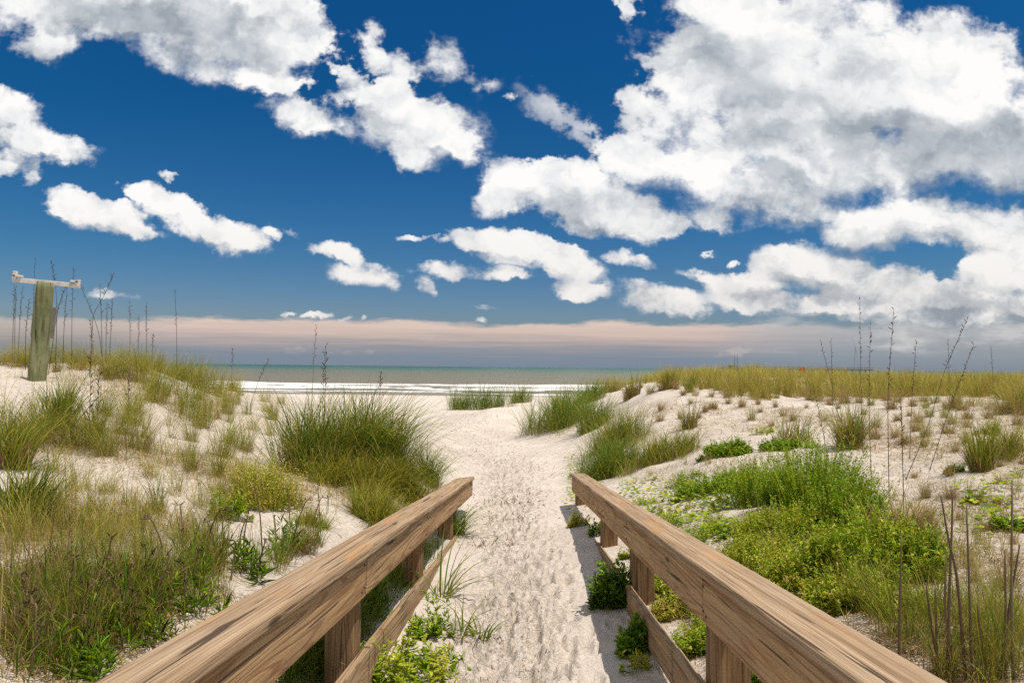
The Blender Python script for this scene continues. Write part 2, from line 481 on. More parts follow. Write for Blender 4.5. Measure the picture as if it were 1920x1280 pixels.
def base_height(x, y):
    x, y = np.atleast_1d(np.asarray(x, float)), np.atleast_1d(np.asarray(y, float))
    out = np.empty(len(x))
    for i in range(0, len(x), 20000):
        a, b = _ab(x[i:i + 20000], y[i:i + 20000])
        k = _tps((a[:, None] - _ga[None]) ** 2 + (b[:, None] - _gb[None]) ** 2)
        out[i:i + 20000] = k @ _w[:_n] + _w[_n] + _w[_n + 1] * a + _w[_n + 2] * b
    z = EYE.z - np.clip(out, 0.02, 6.0)
    mid, half = path_mid(y)
    off = np.clip((np.abs(x - mid) - half) / 0.8, 0, 1)           # dunes are lumpier than the path
    near = np.clip((70 - y) / 40, 0, 1)
    z = z + fbm(x * 0.7, y * 0.7, 3, 3) * 0.22 * off * near + fbm(x * 2.6, y * 2.6, 3, 9) * 0.07 * off * near + fbm(x * 1.5, y * 1.5, 2, 5) * 0.03 * near
    return z


_frng = np.random.default_rng(5)
_fy = np.exp(_frng.uniform(np.log(2.2 + 3), np.log(40 + 3), 2300)) - 3
_fm, _fh = path_mid(_fy)
_fx = _fm + _fh * np.clip(_frng.normal(0.05, 0.42, len(_fy)), -1.2, 1.2)
_ft = _frng.normal(0, 1.0, len(_fy))
_fd = _frng.uniform(0.008, 0.034, len(_fy)) * np.where(_fy > 12, 1.5, 1.0)
_fl = _frng.uniform(0.5, 1.1, len(_fy)) * np.where(_fy > 12, 1.25, 1.0)


def add_footprints(x, y, z):
    """press the trodden prints into a grid (nr x nc arrays whose rows have one y)"""
    rows = y[:, 0]
    for X, Y, t, dep, ln in zip(_fx, _fy, _ft, _fd, _fl):
        R0 = 0.34 * ln
        i0, i1 = np.searchsorted(rows, [Y - R0, Y + R0])
        if i1 <= i0:
            continue
        xr = x[(i0 + i1) // 2]
        j0, j1 = np.searchsorted(xr, [X - R0, X + R0])
        if j1 <= j0:
            continue
        xs, ys = x[i0:i1, j0:j1] - X, y[i0:i1, j0:j1] - Y
        u = (xs * math.sin(t) + ys * math.cos(t)) / (0.110 * ln)
        v = (xs * math.cos(t) - ys * math.sin(t)) / (0.064 * ln)
        r = np.sqrt(u * u + v * v)
        z[i0:i1, j0:j1] += dep * (-1.15 / (1 + np.exp((r - 0.85) * 9)) + 0.55 * np.exp(-((r - 1.25) / 0.28) ** 2))
    return z


NR, NC = 1150, 980
_s = np.linspace(-1, 1, NC)
_t = 1.45 * (0.30 * _s + 0.70 * _s ** 3)
_yr = np.exp(np.linspace(math.log(0.7), math.log(140.0), NR)) - 3.0
_gx = _t[None, :] * (_yr[:, None] + 3.0 + 1.2)
_gy = np.repeat(_yr[:, None], NC, 1)
_gz = base_height(_gx.ravel(), _gy.ravel()).reshape(NR, NC)
_mid, _half = path_mid(_gy)
_on = np.clip(1.25 - np.abs(_gx - _mid) / (_half * 1.1), 0, 1) * np.clip((45 - _gy) / 15, 0, 1)
_gz += fbm(_gx * 4.5, _gy * 3.2, 5, 21, 0.62) * 0.085 * _on + fbm(_gx * 9, _gy * 9, 3, 31, 0.6) * 0.016
_gz = add_footprints(_gx, _gy, _gz)


def ground_z(x, y):
    """height of the ground sheet itself (bilinear on its grid)"""
    x, y = np.atleast_1d(np.asarray(x, float)), np.atleast_1d(np.asarray(y, float))
    fi = np.clip((np.log(np.maximum(y, -2.29) + 3.0) - math.log(0.7)) / (math.log(140.0) - math.log(0.7)) * (NR - 1), 0, NR - 1.001)
    t = np.clip(x / (y + 4.2), -1.449, 1.449)
    fj = np.clip(np.interp(t, _t, np.arange(NC)), 0, NC - 1.001)
    i, j = fi.astype(int), fj.astype(int)
    u, v = fi - i, fj - j
    return (_gz[i, j] * (1 - v) + _gz[i, j + 1] * v) * (1 - u) + (_gz[i + 1, j] * (1 - v) + _gz[i + 1, j + 1] * v) * u


_marchd = np.exp(np.linspace(math.log(1.3), math.log(90), 700))


def ground_px(px, py):
    """first point of the ground seen at each photo pixel (n x 3); pixels above it get the nearest grazing point"""
    px, py = np.atleast_1d(px).astype(float), np.atleast_1d(py).astype(float)
    out = np.empty((len(px), 3))
    for k in range(len(px)):
        r = ray(px[k], py[k])
        pts = np.array(EYE)[None] + _marchd[:, None] * r[None]
        gap = pts[:, 2] - ground_z(pts[:, 0], pts[:, 1])
        hit = np.nonzero(gap <= 0)[0]
        i = hit[0] if len(hit) else int(np.argmin(gap / _marchd))
        d = _marchd[i]
        if len(hit) and i > 0:
            d = _marchd[i - 1] + (d - _marchd[i - 1]) * gap[i - 1] / (gap[i - 1] - gap[i] + 1e-9)
        p = np.array(EYE) + d * r
        p[2] = ground_z(p[0], p[1])[0]
        out[k] = p
    return out


# sand: pale quartz, dry and speckled, damp towards the water line
m_sand, T = material("dry_sand")
pos = T.n('ShaderNodeNewGeometry').outputs['Position']
fine = T.noise(pos, 260.0, 3, 0.7)
mid_ = T.noise(pos, 22.0, 5, 0.65)
big = T.noise(pos, 1.1, 4, 0.6)
c = T.ramp(big, [(0.35, (0.590, 0.512, 0.425)), (0.65, (0.690, 0.612, 0.524))])
c = T.mix(T.step(mid_, 0.35, 0.70, 0.0, 0.5), c, (0.72, 0.636, 0.56, 1))
c = T.mix(T.step(fine, 0.55, 0.75, 0.0, 0.30), c, (0.33, 0.27, 0.21, 1))
speck = T.noise(pos, 95.0, 2, 0.6)
c = T.mix(T.step(speck, 0.62, 0.70, 0.0, 0.55), c, (0.20, 0.155, 0.115, 1))
veg = T.n('ShaderNodeAttribute', attribute_name="cover").outputs['Vector']
vx, vy, vz = T.xyz(veg)
litter = T.noise(pos, 34.0, 6, 0.75)
lit2 = T.noise(pos, 3.0, 4, 0.6)
c = T.mix(T.m('MULTIPLY', T.step(litter, 0.46, 0.62), T.m('MULTIPLY', vx, T.step(lit2, 0.35, 0.6, 0.15, 0.65))), c, (0.24, 0.175, 0.105, 1))
_x, yp, zp = T.xyz(pos)
wet = T.step(zp, 0.42, 0.02)
c = T.mix(wet, c, (0.27, 0.235, 0.19, 1))
rip = T.n('ShaderNodeTexWave', {'Vector': pos, 'Scale': 3.4, 'Distortion': 5.0, 'Detail': 3.0, 'Detail Scale': 1.4}, wave_type='BANDS', bands_direction='DIAGONAL').outputs['Fac']
hgt = T.m('ADD', T.m('MULTIPLY', mid_, 0.9), T.m('ADD', T.m('MULTIPLY', fine, 0.12), T.m('MULTIPLY', T.m('MULTIPLY', rip, vy), 0.25)))
scuff = T.noise(pos, 19.0, 5, 0.7, 0.4)
trod = T.m('SUBTRACT', 1.0, vy)
hgt = T.m('ADD', hgt, T.m('ADD', T.m('MULTIPLY', T.noise(pos, 70.0, 4, 0.7), 0.30), T.m('MULTIPLY', T.m('MULTIPLY', T.step(scuff, 0.44, 0.60), trod), 0.28)))
fleck = T.m('MULTIPLY', T.step(T.noise(pos, 42.0, 3, 0.6, 0.5), 0.635, 0.69), T.step(T.noise(pos, 4.5, 3, 0.6), 0.48, 0.60))
c = T.mix(T.m('MULTIPLY', T.m('MULTIPLY', fleck, trod), 0.75), c, (0.23, 0.175, 0.13, 1))
finish(T, c, T.step(wet, 0, 1, 0.92, 0.35), bump(T, hgt, 0.85, 0.030), 0.2)

# how much litter lies among the plants: everywhere but the path and the beach
_off = np.clip((np.abs(_gx - _mid) - _half * 1.0) / 0.5, 0, 1) * np.clip((30 - _gy) / 10, 0, 1)
_cov = np.stack([_off, 1 - _on, np.zeros_like(_on)], -1).reshape(-1, 3)
me = mesh_from("ground", np.stack([_gx, _gy, _gz], -1).reshape(-1, 3), grid_quads(NR, NC), m_sand, True, {"cover": _cov})
tag(obj("ground", me), "pale sand dunes with a trodden footpath leading down to the beach", "ground", kind="structure")

# ------------------------------------------------------------------ sea
SR, SC = 900, 420
_sy = np.exp(np.linspace(math.log(70.0), math.log(36000.0), SR))
_ss = np.linspace(-1, 1, SC)
_sx = (1.5 * (0.8 * _ss + 0.2 * _ss ** 3))[None, :] * _sy[:, None]
_sY = np.repeat(_sy[:, None], SC, 1)
_sz = np.zeros_like(_sx)
crest = lambda y0, amp, wob, sd_: amp * np.exp(-((_sY - y0 - wob * fbm(_sx * 0.018, 0 * _sx + sd_, 3, sd_) * 2) / np.where(_sY < y0, 1.6, 3.5)) ** 2) * np.clip(0.65 + 1.6 * fbm(_sx * 0.03, 0 * _sx + 3.0, 3, sd_ + 5), 0.1, 1.3)
_sz += crest(88, .10, 3, 1) + crest(100, .30, 5, 2) + crest(118, .55, 7, 3) + crest(140, .35, 8, 4) + crest(215, .30, 12, 6)
_sz += fbm(_sx * 0.12, _sY * 0.35, 3, 8) * 0.22 * np.clip(_sY / 150, 0.2, 1.0) * np.clip(1500 / _sY, 0, 1)
m_sea, T = material("sea_water")
pos = T.n('ShaderNodeNewGeometry').outputs['Position']
x, y, z = T.xyz(pos)
ly = T.m('DIVIDE', T.m('LOGARITHM', y, 10.0), 4.0)      # 100 m: .5, 1 km: .75, 10 km: 1
pv = T.n('ShaderNodeMapping', {'Vector': pos, 'Scale': (0.012, 0.035, 1)}).outputs[0]
patch = T.noise(pv, 1.0, 4, 0.6)
c = T.ramp(T.m('MULTIPLY_ADD', T.m('SUBTRACT', patch, 0.5), 0.06, ly),
           [(0.46, (0.21, 0.175, 0.118)), (0.58, (0.175, 0.160, 0.105)), (0.655, (0.130, 0.145, 0.092)), (0.705, (0.075, 0.125, 0.080)), (0.76, (0.035, 0.110, 0.075)), (0.90, (0.015, 0.080, 0.060))])
# foam: torn rows where the swell breaks and runs up
fv = T.n('ShaderNodeMapping', {'Vector': pos, 'Scale': (0.07, 0.30, 1)}).outputs[0]
tear = T.noise(fv, 1.0, 7, 0.66, 0.6)
lace = T.noise(T.n('ShaderNodeMapping', {'Vector': pos, 'Scale': (0.35, 0.9, 1)}).outputs[0], 1.0, 5, 0.7)
yw = T.m('MULTIPLY_ADD', T.m('SUBTRACT', T.noise(T.vec(T.m('MULTIPLY', x, 0.035), T.m('MULTIPLY', y, 0.02), 0), 1.0, 4, 0.6), 0.5), 34.0, y)
rowsel = T.ramp(T.step(yw, 70, 170, kind='LINEAR'), [(0.0, (.55,) * 3), (0.08, (.38,) * 3), (0.15, (.80,) * 3), (0.21, (.34,) * 3), (0.29, (.88,) * 3), (0.36, (.42,) * 3), (0.44, (.84,) * 3), (0.55, (.92,) * 3), (0.62, (.50,) * 3), (0.70, (.22,) * 3), (0.80, (.05,) * 3)])
caps = T.m('MULTIPLY', T.step(yw, 185, 200), T.step(yw, 232, 214))
rs = T.m('MAXIMUM', T.xyz(rowsel)[0], T.m('MULTIPLY', caps, T.step(T.noise(T.vec(T.m('MULTIPLY', x, 0.016), 3.0, 0), 1.0, 2, 0.5), 0.52, 0.60, 0.0, 0.62)))
fm = T.step(T.m('ADD', T.m('ADD', T.m('MULTIPLY', tear, 1.5), T.m('MULTIPLY', lace, 0.75)), T.m('SUBTRACT', rs, 1.62)), 0.10, 0.30)
c = T.mix(fm, c, (0.84, 0.82, 0.79, 1))
wv_ = T.noise(T.n('ShaderNodeMapping', {'Vector': pos, 'Scale': (0.25, 0.9, 1)}).outputs[0], 1.0, 6, 0.6)
finish(T, c, T.step(fm, 0, 1, 0.35, 0.9), bump(T, T.m('ADD', wv_, T.m('MULTIPLY', T.m('MULTIPLY', fm, lace), 1.2)), T.step(y, 90, 900, 0.7, 0.15), 0.7), 0.10)
me = mesh_from("sea", np.stack([_sx, _sY, _sz], -1).reshape(-1, 3), grid_quads(SR, SC), m_sea)
tag(obj("sea", me), "grey green sea with rows of white breakers on the beach", "sea", kind="structure")


# ------------------------------------------------------------------ weathered timber
def wood(name, dark, mid, light, patch, grey, patch_amt, along='X', rough=0.85, gl=0.45, gw=7.0, rmix=0.68):
    m, T = material(name)
    tcn = T.n('ShaderNodeTexCoord').outputs['Object']
    rnd = T.n('ShaderNodeObjectInfo').outputs['Random']
    p = T.v('ADD', tcn, T.vec(T.m('MULTIPLY', rnd, 37.0), T.m('MULTIPLY', rnd, 11.0), T.m('MULTIPLY', rnd, 23.0)))
    st = lambda l, w: T.n('ShaderNodeMapping', {'Vector': p, 'Scale': (l, w, w) if along == 'X' else (w, w, l)}).outputs[0]
    # growth rings cut lengthwise: contour lines of a slow, stretched field
    fld = T.noise(st(gl, gw), 1.0, 2, 0.35)
    ring = T.m('SINE', T.m('MULTIPLY', fld, 120.0))
    ring = T.step(ring, 0.1, 1.0)
    fine = T.noise(st(1.0, 70.0), 1.0, 3, 0.6)
    fibre = T.noise(st(2.2, 130.0), 1.0, 4, 0.65)
    streak = T.noise(st(0.9, 22.0), 1.0, 5, 0.6)
    blot = T.noise(st(0.9, 4.5), 1.0, 4, 0.6)
    c = T.ramp(streak, [(0.31, dark), (0.50, mid), (0.67, light)])
    c = T.mix(T.m('MULTIPLY', ring, rmix), c, (dark[0] * .80, dark[1] * .58, dark[2] * .55, 1))
    c = T.mix(T.step(blot, 0.48, 0.72, 0, 0.55), c, T.mix(T.m('MULTIPLY', ring, 0.35), rgba(grey), (grey[0] * .55, grey[1] * .55, grey[2] * .55, 1)))
    blot2 = T.noise(st(1.3, 9.0), 1.3, 3, 0.6)
    c = T.mix(T.step(blot2, 0.56, 0.66, 0, patch_amt), c, rgba(patch))
    c = T.mix(T.step(fibre, 0.46, 0.64, 0.0, 0.62), c, (dark[0] * .7, dark[1] * .66, dark[2] * .62, 1))
    c = T.mix(T.step(fine, 0.42, 0.62, 0.0, 0.45), c, (light[0] * 1.02, light[1] * 1.02, light[2] * 1.04, 1))
    crack = T.noise(st(1.1, 48.0), 1.0, 2, 0.45)
    ck = T.step(crack, 0.665, 0.70)
    knotv = T.n('ShaderNodeTexVoronoi', {'Vector': st(1.6, 6.0), 'Scale': 1.0}, feature='F1').outputs['Distance']
    kn = T.step(knotv, 0.13, 0.06)
    c = T.mix(T.m('MAXIMUM', T.m('MULTIPLY', ck, 0.85), T.m('MULTIPLY', kn, 0.75)), c, (0.045, 0.028, 0.018, 1))
    h = T.m('SUBTRACT', T.m('ADD', T.m('MULTIPLY', fibre, 0.5), T.m('MULTIPLY', streak, 0.8)), T.m('ADD', T.m('MULTIPLY', ck, 1.2), T.m('MULTIPLY', ring, 0.30)))
    finish(T, c, rough, bump(T, h, 0.75, 0.006), 0.22)
    return m


m_cap = wood("weathered_cap_timber", (0.244, 0.153, 0.082), (0.378, 0.255, 0.146), (0.504, 0.373, 0.237), (0.487, 0.241, 0.070), (0.353, 0.273, 0.188), 0.62, gl=0.16, gw=13.0, rmix=0.40)
m_board = wood("weathered_board_timber", (0.302, 0.178, 0.084), (0.437, 0.277, 0.136), (0.529, 0.361, 0.192), (0.487, 0.281, 0.108), (0.361, 0.253, 0.150), 0.40, gl=.40, gw=6.0)  # coloured lighter than the cap, standing in for sunlight bounced off the sand
m_low = wood("weathered_low_board_timber", (0.235, 0.146, 0.076), (0.353, 0.237, 0.129), (0.445, 0.321, 0.192), (0.420, 0.241, 0.090), (0.302, 0.224, 0.139), 0.35, gl=.40, gw=6.0)
m_postw = wood("dark_post_timber", (0.100, 0.058, 0.028), (0.230, 0.140, 0.066), (0.340, 0.215, 0.110), (0.320, 0.150, 0.050), (0.140, 0.108, 0.055), 0.45, along='Z')  # darker, browner tones than the boards


def beam(name, length, w, t, bevel=0.012, step=0.035, wear=0.0025, seed=0, cut=0.0, mat=None):
    """a board along +X, from x = 0; w along Y (0..w), t along Z (-t..0); worn edges; 'cut' slants the x = 0 end"""
    ns = max(3, int(length / step))
    xs = np.linspace(0, length, ns)
    prof = []
    nb, ny, nz = 3, 7, 5
    for cx, cz, a0 in ((w - bevel, -bevel, 0), (bevel, -bevel, 90), (bevel, -t + bevel, 180), (w - bevel, -t + bevel, 270)):
        for k in range(nb):
            a = math.radians(a0 + 90 * k / (nb - 1))
            prof.append((cx + bevel * math.cos(a), cz + bevel * math.sin(a)))
    full = []
    for k in range(4):                       # points along the flats between the corners
        a, b = prof[k * nb + nb - 1], prof[((k + 1) * nb) % len(prof)]
        full += prof[k * nb:(k + 1) * nb]
        n = ny if k in (0, 2) else nz
        full += [(a[0] + (b[0] - a[0]) * i / n, a[1] + (b[1] - a[1]) * i / n) for i in range(1, n)]
    prof = np.array(full)
    npf = len(prof)
    per = np.arange(npf) / npf
    V = np.zeros((ns, npf, 3))
    V[:, :, 0] = xs[:, None]
    V[:, :, 1] = prof[None, :, 0]
    V[:, :, 2] = prof[None, :, 1]
    g1 = fbm(xs[:, None] * 2.0 + 0 * per, per[None] * 14.0 + 0 * xs[:, None], 3, seed)
    g2 = fbm(xs[:, None] * 9.0 + 0 * per, per[None] * 20.0 + 0 * xs[:, None], 3, seed + 3)
    cen = np.array([w / 2, -t / 2])
    dirn = prof - cen
    dirn /= np.linalg.norm(dirn, axis=1)[:, None]
    amp = (g1 * 2.2 + g2 * 1.3) * wear
    V[:, :, 1] += dirn[None, :, 0] * amp
    V[:, :, 2] += dirn[None, :, 1] * amp
    V[:, :, 2] += (fbm(xs * 0.6, xs * 0 + seed, 2, seed + 7) * 0.010)[:, None]
    V[:, :, 1] += (fbm(xs * 0.5, xs * 0 + seed, 2, seed + 8) * 0.008)[:, None]
    V[:, :, 0] += cut * (V[:, :, 1] / w) * np.clip(1 - xs / 0.6, 0, 1)[:, None]
    verts = V.reshape(-1, 3)
    quads = grid_quads(ns, npf, wrap=True)[:, ::-1]
    me = bpy.data.meshes.new(name)
    faces = [tuple(q) for q in quads] + [tuple(range(npf))[::-1][::-1], tuple((ns - 1) * npf + i for i in range(npf))[::-1]]
    me.from_pydata([tuple(v) for v in verts], [], faces)
    me.polygons.foreach_set("use_smooth", [True] * len(quads) + [False, False])
    bm = bmesh.new()
    bm.from_mesh(me)
    bmesh.ops.recalc_face_normals(bm, faces=bm.faces)
    bm.to_mesh(me)
    bm.free()
    if mat:
        me.materials.append(mat)
    return me


m_nail, T_ = material("rusty_nail_head")
finish(T_, rgba((0.07, 0.045, 0.03)), 0.7)
nail_me = bpy.data.meshes.new("nail")
_b = bmesh.new()
bmesh.ops.create_uvsphere(_b, u_segments=8, v_segments=6, radius=0.0055)
_b.to_mesh(nail_me)
_b.free()
nail_me.materials.append(m_nail)


def railing(end, vanish, outward, label, boards, lows, posts, caps, bh, lowz, cut, seed):
    """end: photo pixel and distance of the sea end of the joint under the cap; vanish: photo pixel its edges run to"""
    E = at(*end)
    dv = ray(*vanish)
    dv = -dv / np.linalg.norm(dv)                         # from the sea end back up the ramp
    X = Vector(dv)
    Z = Vector((0, 0, 1))
    Y = Z.cross(X).normalized()
    if Y.x * outward < 0:
        Y = -Y
    Z = X.cross(Y)
    flip = Z.z < 0
    if flip:
        Z = -Z
    M = Matrix((X, Y, Z)).transposed().to_4x4()
    M.translation = Vector(E)
    foot = Vector((E[0], E[1], ground_z(E[0], E[1])[0]))
    root = empty("boardwalk_railing", foot)
    tag(root, label, "railing", "railings of the sand covered boardwalk")
    inv = Matrix.Translation(-foot)

    def put(name, me, local):
        o = obj(name, me, root)
        o.matrix_local = inv @ M @ local
        return o
    k = seed
    for s0, s1 in caps:
        k += 1
        put("cap_board", beam("cap_board", s1 - s0, 0.195, 0.046, 0.011, 0.03, 0.0034, k, cut if s0 == 0 else 0.004, m_cap), Matrix.Translation((s0, -0.024, 0.0490)))
    for s0, s1 in boards:
        k += 1
        put("side_board", beam("side_board", s1 - s0, 0.040, bh - 0.004, 0.007, 0.035, 0.0016, k, 0, m_board), Matrix.Translation((s0, 0, -0.005)))
    for s0, s1 in lows:
        k += 1
        put("lower_board", beam("lower_board", s1 - s0, 0.040, bh * 0.98, 0.006, 0.035, 0.0018, k, 0, m_low), Matrix.Translation((s0, 0, lowz)))
    for s in posts:
        k += 1
        top = M @ Vector((s, 0.043, -0.006))
        pw = 0.15
        yaw = math.atan2(X.y, X.x)
        me = beam("post", 1.75, pw, pw, 0.016, 0.04, 0.002, k, 0, None)
        # turn the beam upright: its length along Z
        for v in me.vertices:
            v.co = Vector((v.co.z + pw / 2, v.co.y * (1 if not flip else 1), -v.co.x))
        me.materials.append(m_postw)
        o = obj("post", me, root)
        yd = Vector((Y.x, Y.y, 0)).normalized()
        xd = Vector((X.x, X.y, 0)).normalized()
        Mp = Matrix((xd, yd, Vector((0, 0, 1)))).transposed().to_4x4()
        Mp.translation = top
        bm = bmesh.new()
        bm.from_mesh(me)
        if Mp.to_3x3().determinant() < 0:
            bmesh.ops.reverse_faces(bm, faces=bm.faces)
        bm.to_mesh(me)
        bm.free()
        o.matrix_local = inv @ Mp
        for dz, dx in ((-0.035, 0.03), (-bh + 0.035, 0.06), (-bh + 0.05, 0.02)):
            nl = obj("nail", nail_me, root)
            nl.matrix_local = inv @ M @ Matrix.Translation((s + dx + 0.02, -0.0005, dz))
    return root


railing((886.5, 899.5, 9.1), (1013, 808), -1, "weathered wooden boardwalk railing with cut tip, sunlit on its path side, below the green post",
        [(0, 5.55), (5.556, 10.8)], [(0.25, 1.6), (1.604, 5.42), (5.426, 10.8)], [1.7, 3.62, 5.56, 7.5, 9.4], [(0, 3.72), (3.724, 10.8)], 0.197, -0.488, 0.50, 3)
railing((1072, 893.6, 9.3), (965, 812), 1, "weathered wooden boardwalk railing with its shaded face towards the path, beside the green shrubs",
        [(0, 6.48), (6.484, 10.8)], [(0.25, 4.55), (4.556, 5.9), (5.906, 10.8)], [0.10, 2.85, 4.52, 6.45, 8.4], [(0, 10.8)], 0.184, -0.452, 0.03, 40)


# ------------------------------------------------------------------ leaning green post with its white bar
def tube(path, radii, n=10, cap=True):
    """round rod along a list of points; returns verts, faces"""
    path = [Vector(p) for p in path]
    vs, fs = [], []
    for i, p in enumerate(path):
        a = path[max(i - 1, 0)]
        b = path[min(i + 1, len(path) - 1)]
        t = (b - a).normalized()
        u = t.orthogonal().normalized() if i == 0 else (u - t * u.dot(t)).normalized()
        w = t.cross(u)
        for k in range(n):
            an = 2 * math.pi * k / n
            vs.append(p + (u * math.cos(an) + w * math.sin(an)) * radii[i])
    for i in range(len(path) - 1):
        for k in range(n):
            fs.append((i * n + k, i * n + (k + 1) % n, (i + 1) * n + (k + 1) % n, (i + 1) * n + k))
    if cap:
        fs.append(tuple(range(n))[::-1])
        fs.append(tuple((len(path) - 1) * n + k for k in range(n)))
    return [tuple(v) for v in vs], fs


def pymesh(name, verts, faces, mat, smooth=True, smooth_n=4):
    me = bpy.data.meshes.new(name)
    me.from_pydata(verts, [], faces)
    me.polygons.foreach_set("use_smooth", [smooth and len(f) <= smooth_n for f in faces])
    me.materials.append(mat)
    return me


def boxmesh(name, sx, sy, sz, mat, bev=0.006):
    bm = bmesh.new()
    bmesh.ops.create_cube(bm, size=1.0)
    bmesh.ops.scale(bm, vec=(sx, sy, sz), verts=bm.verts)
    bmesh.ops.bevel(bm, geom=bm.edges[:], offset=bev, segments=2, affect='EDGES', profile=0.6)
    me = bpy.data.meshes.new(name)
    bm.to_mesh(me)
    bm.free()
    me.materials.append(mat)
    return me


m_green, T = material("algae_green_timber")
p = T.n('ShaderNodeTexCoord').outputs['Object']
st = T.n('ShaderNodeMapping', {'Vector': p, 'Scale': (24, 24, 1.6)}).outputs[0]
s1 = T.noise(st, 1.0, 5, 0.6)
s2 = T.noise(p, 6.0, 5, 0.65)
c = T.ramp(s1, [(0.3, (0.085, 0.085, 0.040)), (0.5, (0.215, 0.215, 0.105)), (0.72, (0.340, 0.325, 0.185))])
c = T.mix(T.step(s2, 0.45, 0.68, 0, 0.6), c, (0.125, 0.165, 0.065, 1))
c = T.mix(T.step(T.noise(T.n('ShaderNodeMapping', {'Vector': p, 'Scale': (2, 2, 40)}).outputs[0], 1.0, 3, 0.6), 0.66, 0.75, 0, 0.6), c, (0.060, 0.050, 0.030, 1))
c = T.mix(T.step(T.noise(T.n('ShaderNodeMapping', {'Vector': p, 'Scale': (40, 40, 1.0)}).outputs[0], 1.0, 2, 0.5), 0.64, 0.70), c, (0.035, 0.028, 0.018, 1))
finish(T, c, 0.9, bump(T, T.m('ADD', s1, T.m('MULTIPLY', s2, .5)), 0.8, 0.012), 0.2)
m_white, T = material("sun_bleached_white_paint")
p = T.n('ShaderNodeTexCoord').outputs['Object']
c = T.ramp(T.noise(p, 14.0, 5, 0.65), [(0.35, (0.52, 0.44, 0.37)), (0.55, (0.76, 0.69, 0.62))])
finish(T, c, 0.6, None, 0.4)
m_rust, T = material("rusty_metal")
finish(T, rgba((0.20, 0.085, 0.04)), 0.8)
m_signback, T = material("grey_sign_back")
p = T.n('ShaderNodeTexCoord').outputs['Object']
finish(T, T.ramp(T.noise(p, 9.0, 4, 0.6), [(0.3, (0.25, 0.22, 0.19)), (0.7, (0.36, 0.32, 0.28))]), 0.7, None, 0.3)

PD = 9.45
pb, pt = at(69, 716, PD), at(85, 529, PD - 0.05)
pb[2] = ground_z(pb[0], pb[1])[0]
PB = Vector(pb)
root = empty("wooden_post", PB)
tag(root, "round green stained wooden post leaning on the dune, carrying a white crossbar", "post")
ax = Vector(pt) - PB
n = 22
path = [PB - PB + ax * t for t in np.linspace(-0.25, 1.0, n)]
vs, fs = tube(path, [0.116 - 0.012 * t + 0.003 * math.sin(t * 23) for t in np.linspace(0, 1, n)], 28)
V = np.array(vs)
V[:, :2] += np.stack([fbm(V[:, 2] * 3, V[:, 0] * 20, 3, 4), fbm(V[:, 2] * 3, V[:, 1] * 20, 3, 6)], 1) * 0.004
obj("shaft", pymesh("shaft", [tuple(v) for v in V], fs, m_green, True, 4), root)
ca, cb = Vector(at(24, 524, PD + .13)) - PB, Vector(at(150, 536, PD + .21)) - PB
cd = cb - ca
bar = obj("crossbar", boxmesh("crossbar", cd.length, 0.035, 0.066, m_white, 0.006), root)
bx = cd.normalized()
by = Vector((0, 0, 1)).cross(bx).normalized()
bz = bx.cross(by)
Mb = Matrix((bx, by, bz)).transposed().to_4x4()
Mb.translation = (ca + cb) / 2
bar.matrix_local = Mb
for sgn in (-1, 1):
    br = obj("end_bracket", boxmesh("end_bracket", 0.048, 0.050, 0.125 if sgn < 0 else 0.105, m_white, 0.006), bar)
    br.location = (sgn * (cd.length / 2 - 0.026), -0.004, 0.060 if sgn < 0 else 0.032)
    lip = obj("bracket_lip", boxmesh("bracket_lip", 0.075, 0.058, 0.030, m_white, 0.005), bar)
    lip.location = (sgn * (cd.length / 2 - 0.088), -0.003, 0.056)
    bo = obj("bolt", pymesh("bolt", *tube([(0, -0.02, 0), (0, 0.02, 0)], [0.012, 0.012], 8), m_rust, False), bar)
    bo.location = (sgn * (cd.length / 2 - 0.030), -0.036, 0.055)
sp = obj("sign_panel", boxmesh("sign_panel", 0.36, 0.012, 0.445, m_signback, 0.003), root)
Ms = Matrix.Rotation(R(-5), 4, 'Z') @ Matrix.Rotation(math.atan2(ax.x, ax.z), 4, 'Y')
Ms.translation = Vector(at(82, 604, PD + 0.22)) - PB
sp.matrix_local = Ms

# ------------------------------------------------------------------ far things on the skyline beyond the dune field
m_dark, T = material("far_dark_timber")
finish(T, rgba((0.11, 0.10, 0.09)), 0.9)
m_roof, T = material("pale_roof_sheet")
finish(T, rgba((0.42, 0.36, 0.30)), 0.7)
m_hut, T = material("ochre_hut_boards")
finish(T, rgba((0.20, 0.15, 0.05)), 0.9)
m_orange, T = material("orange_cloth")
finish(T, rgba((0.62, 0.085, 0.015)), 0.8)
DP = 420.0
pa, pz = at(1362, 691.0, DP), at(1625, 693.5, DP)
root = empty("fishing_pier", (pa[0], pa[1], 0))
tag(root, "long dark pier on the horizon behind the dune grass with a small roofed hut", "pier")
PL = pz[0] - pa[0]
dk = obj("deck", boxmesh("deck", PL + 6, 4.0, 0.7, m_dark, 0.05), root)
dk.location = (PL / 2, 0, pa[2] + 0.15)
rl = obj("handrail", boxmesh("handrail", PL + 6, 0.25, 0.25, m_dark, 0.03), root)
rl.location = (PL / 2, -1.9, pa[2] + 1.35)
for k in range(22):
    o = obj("pile", boxmesh("pile", 0.5, 0.5, pa[2] + 1.2, m_dark, 0.03), root) if k == 0 else dk0.copy()
    if k:
        C.objects.link(o)
        o.parent = root
    dk0 = o
    o.location = (k * PL / 21, 1.2, (pa[2] + 1.2) / 2 - 1.3)
hut = obj("hut", boxmesh("hut", 2.2, 2.6, 1.4, m_hut, 0.03), root)
hut.location = (at(1371, 687, DP)[0] - pa[0], 0, pa[2] + 1.2)
hr = obj("roof", boxmesh("roof", 3.0, 3.2, 0.5, m_roof, 0.05), hut)
hr.location = (0, 0, 0.97)
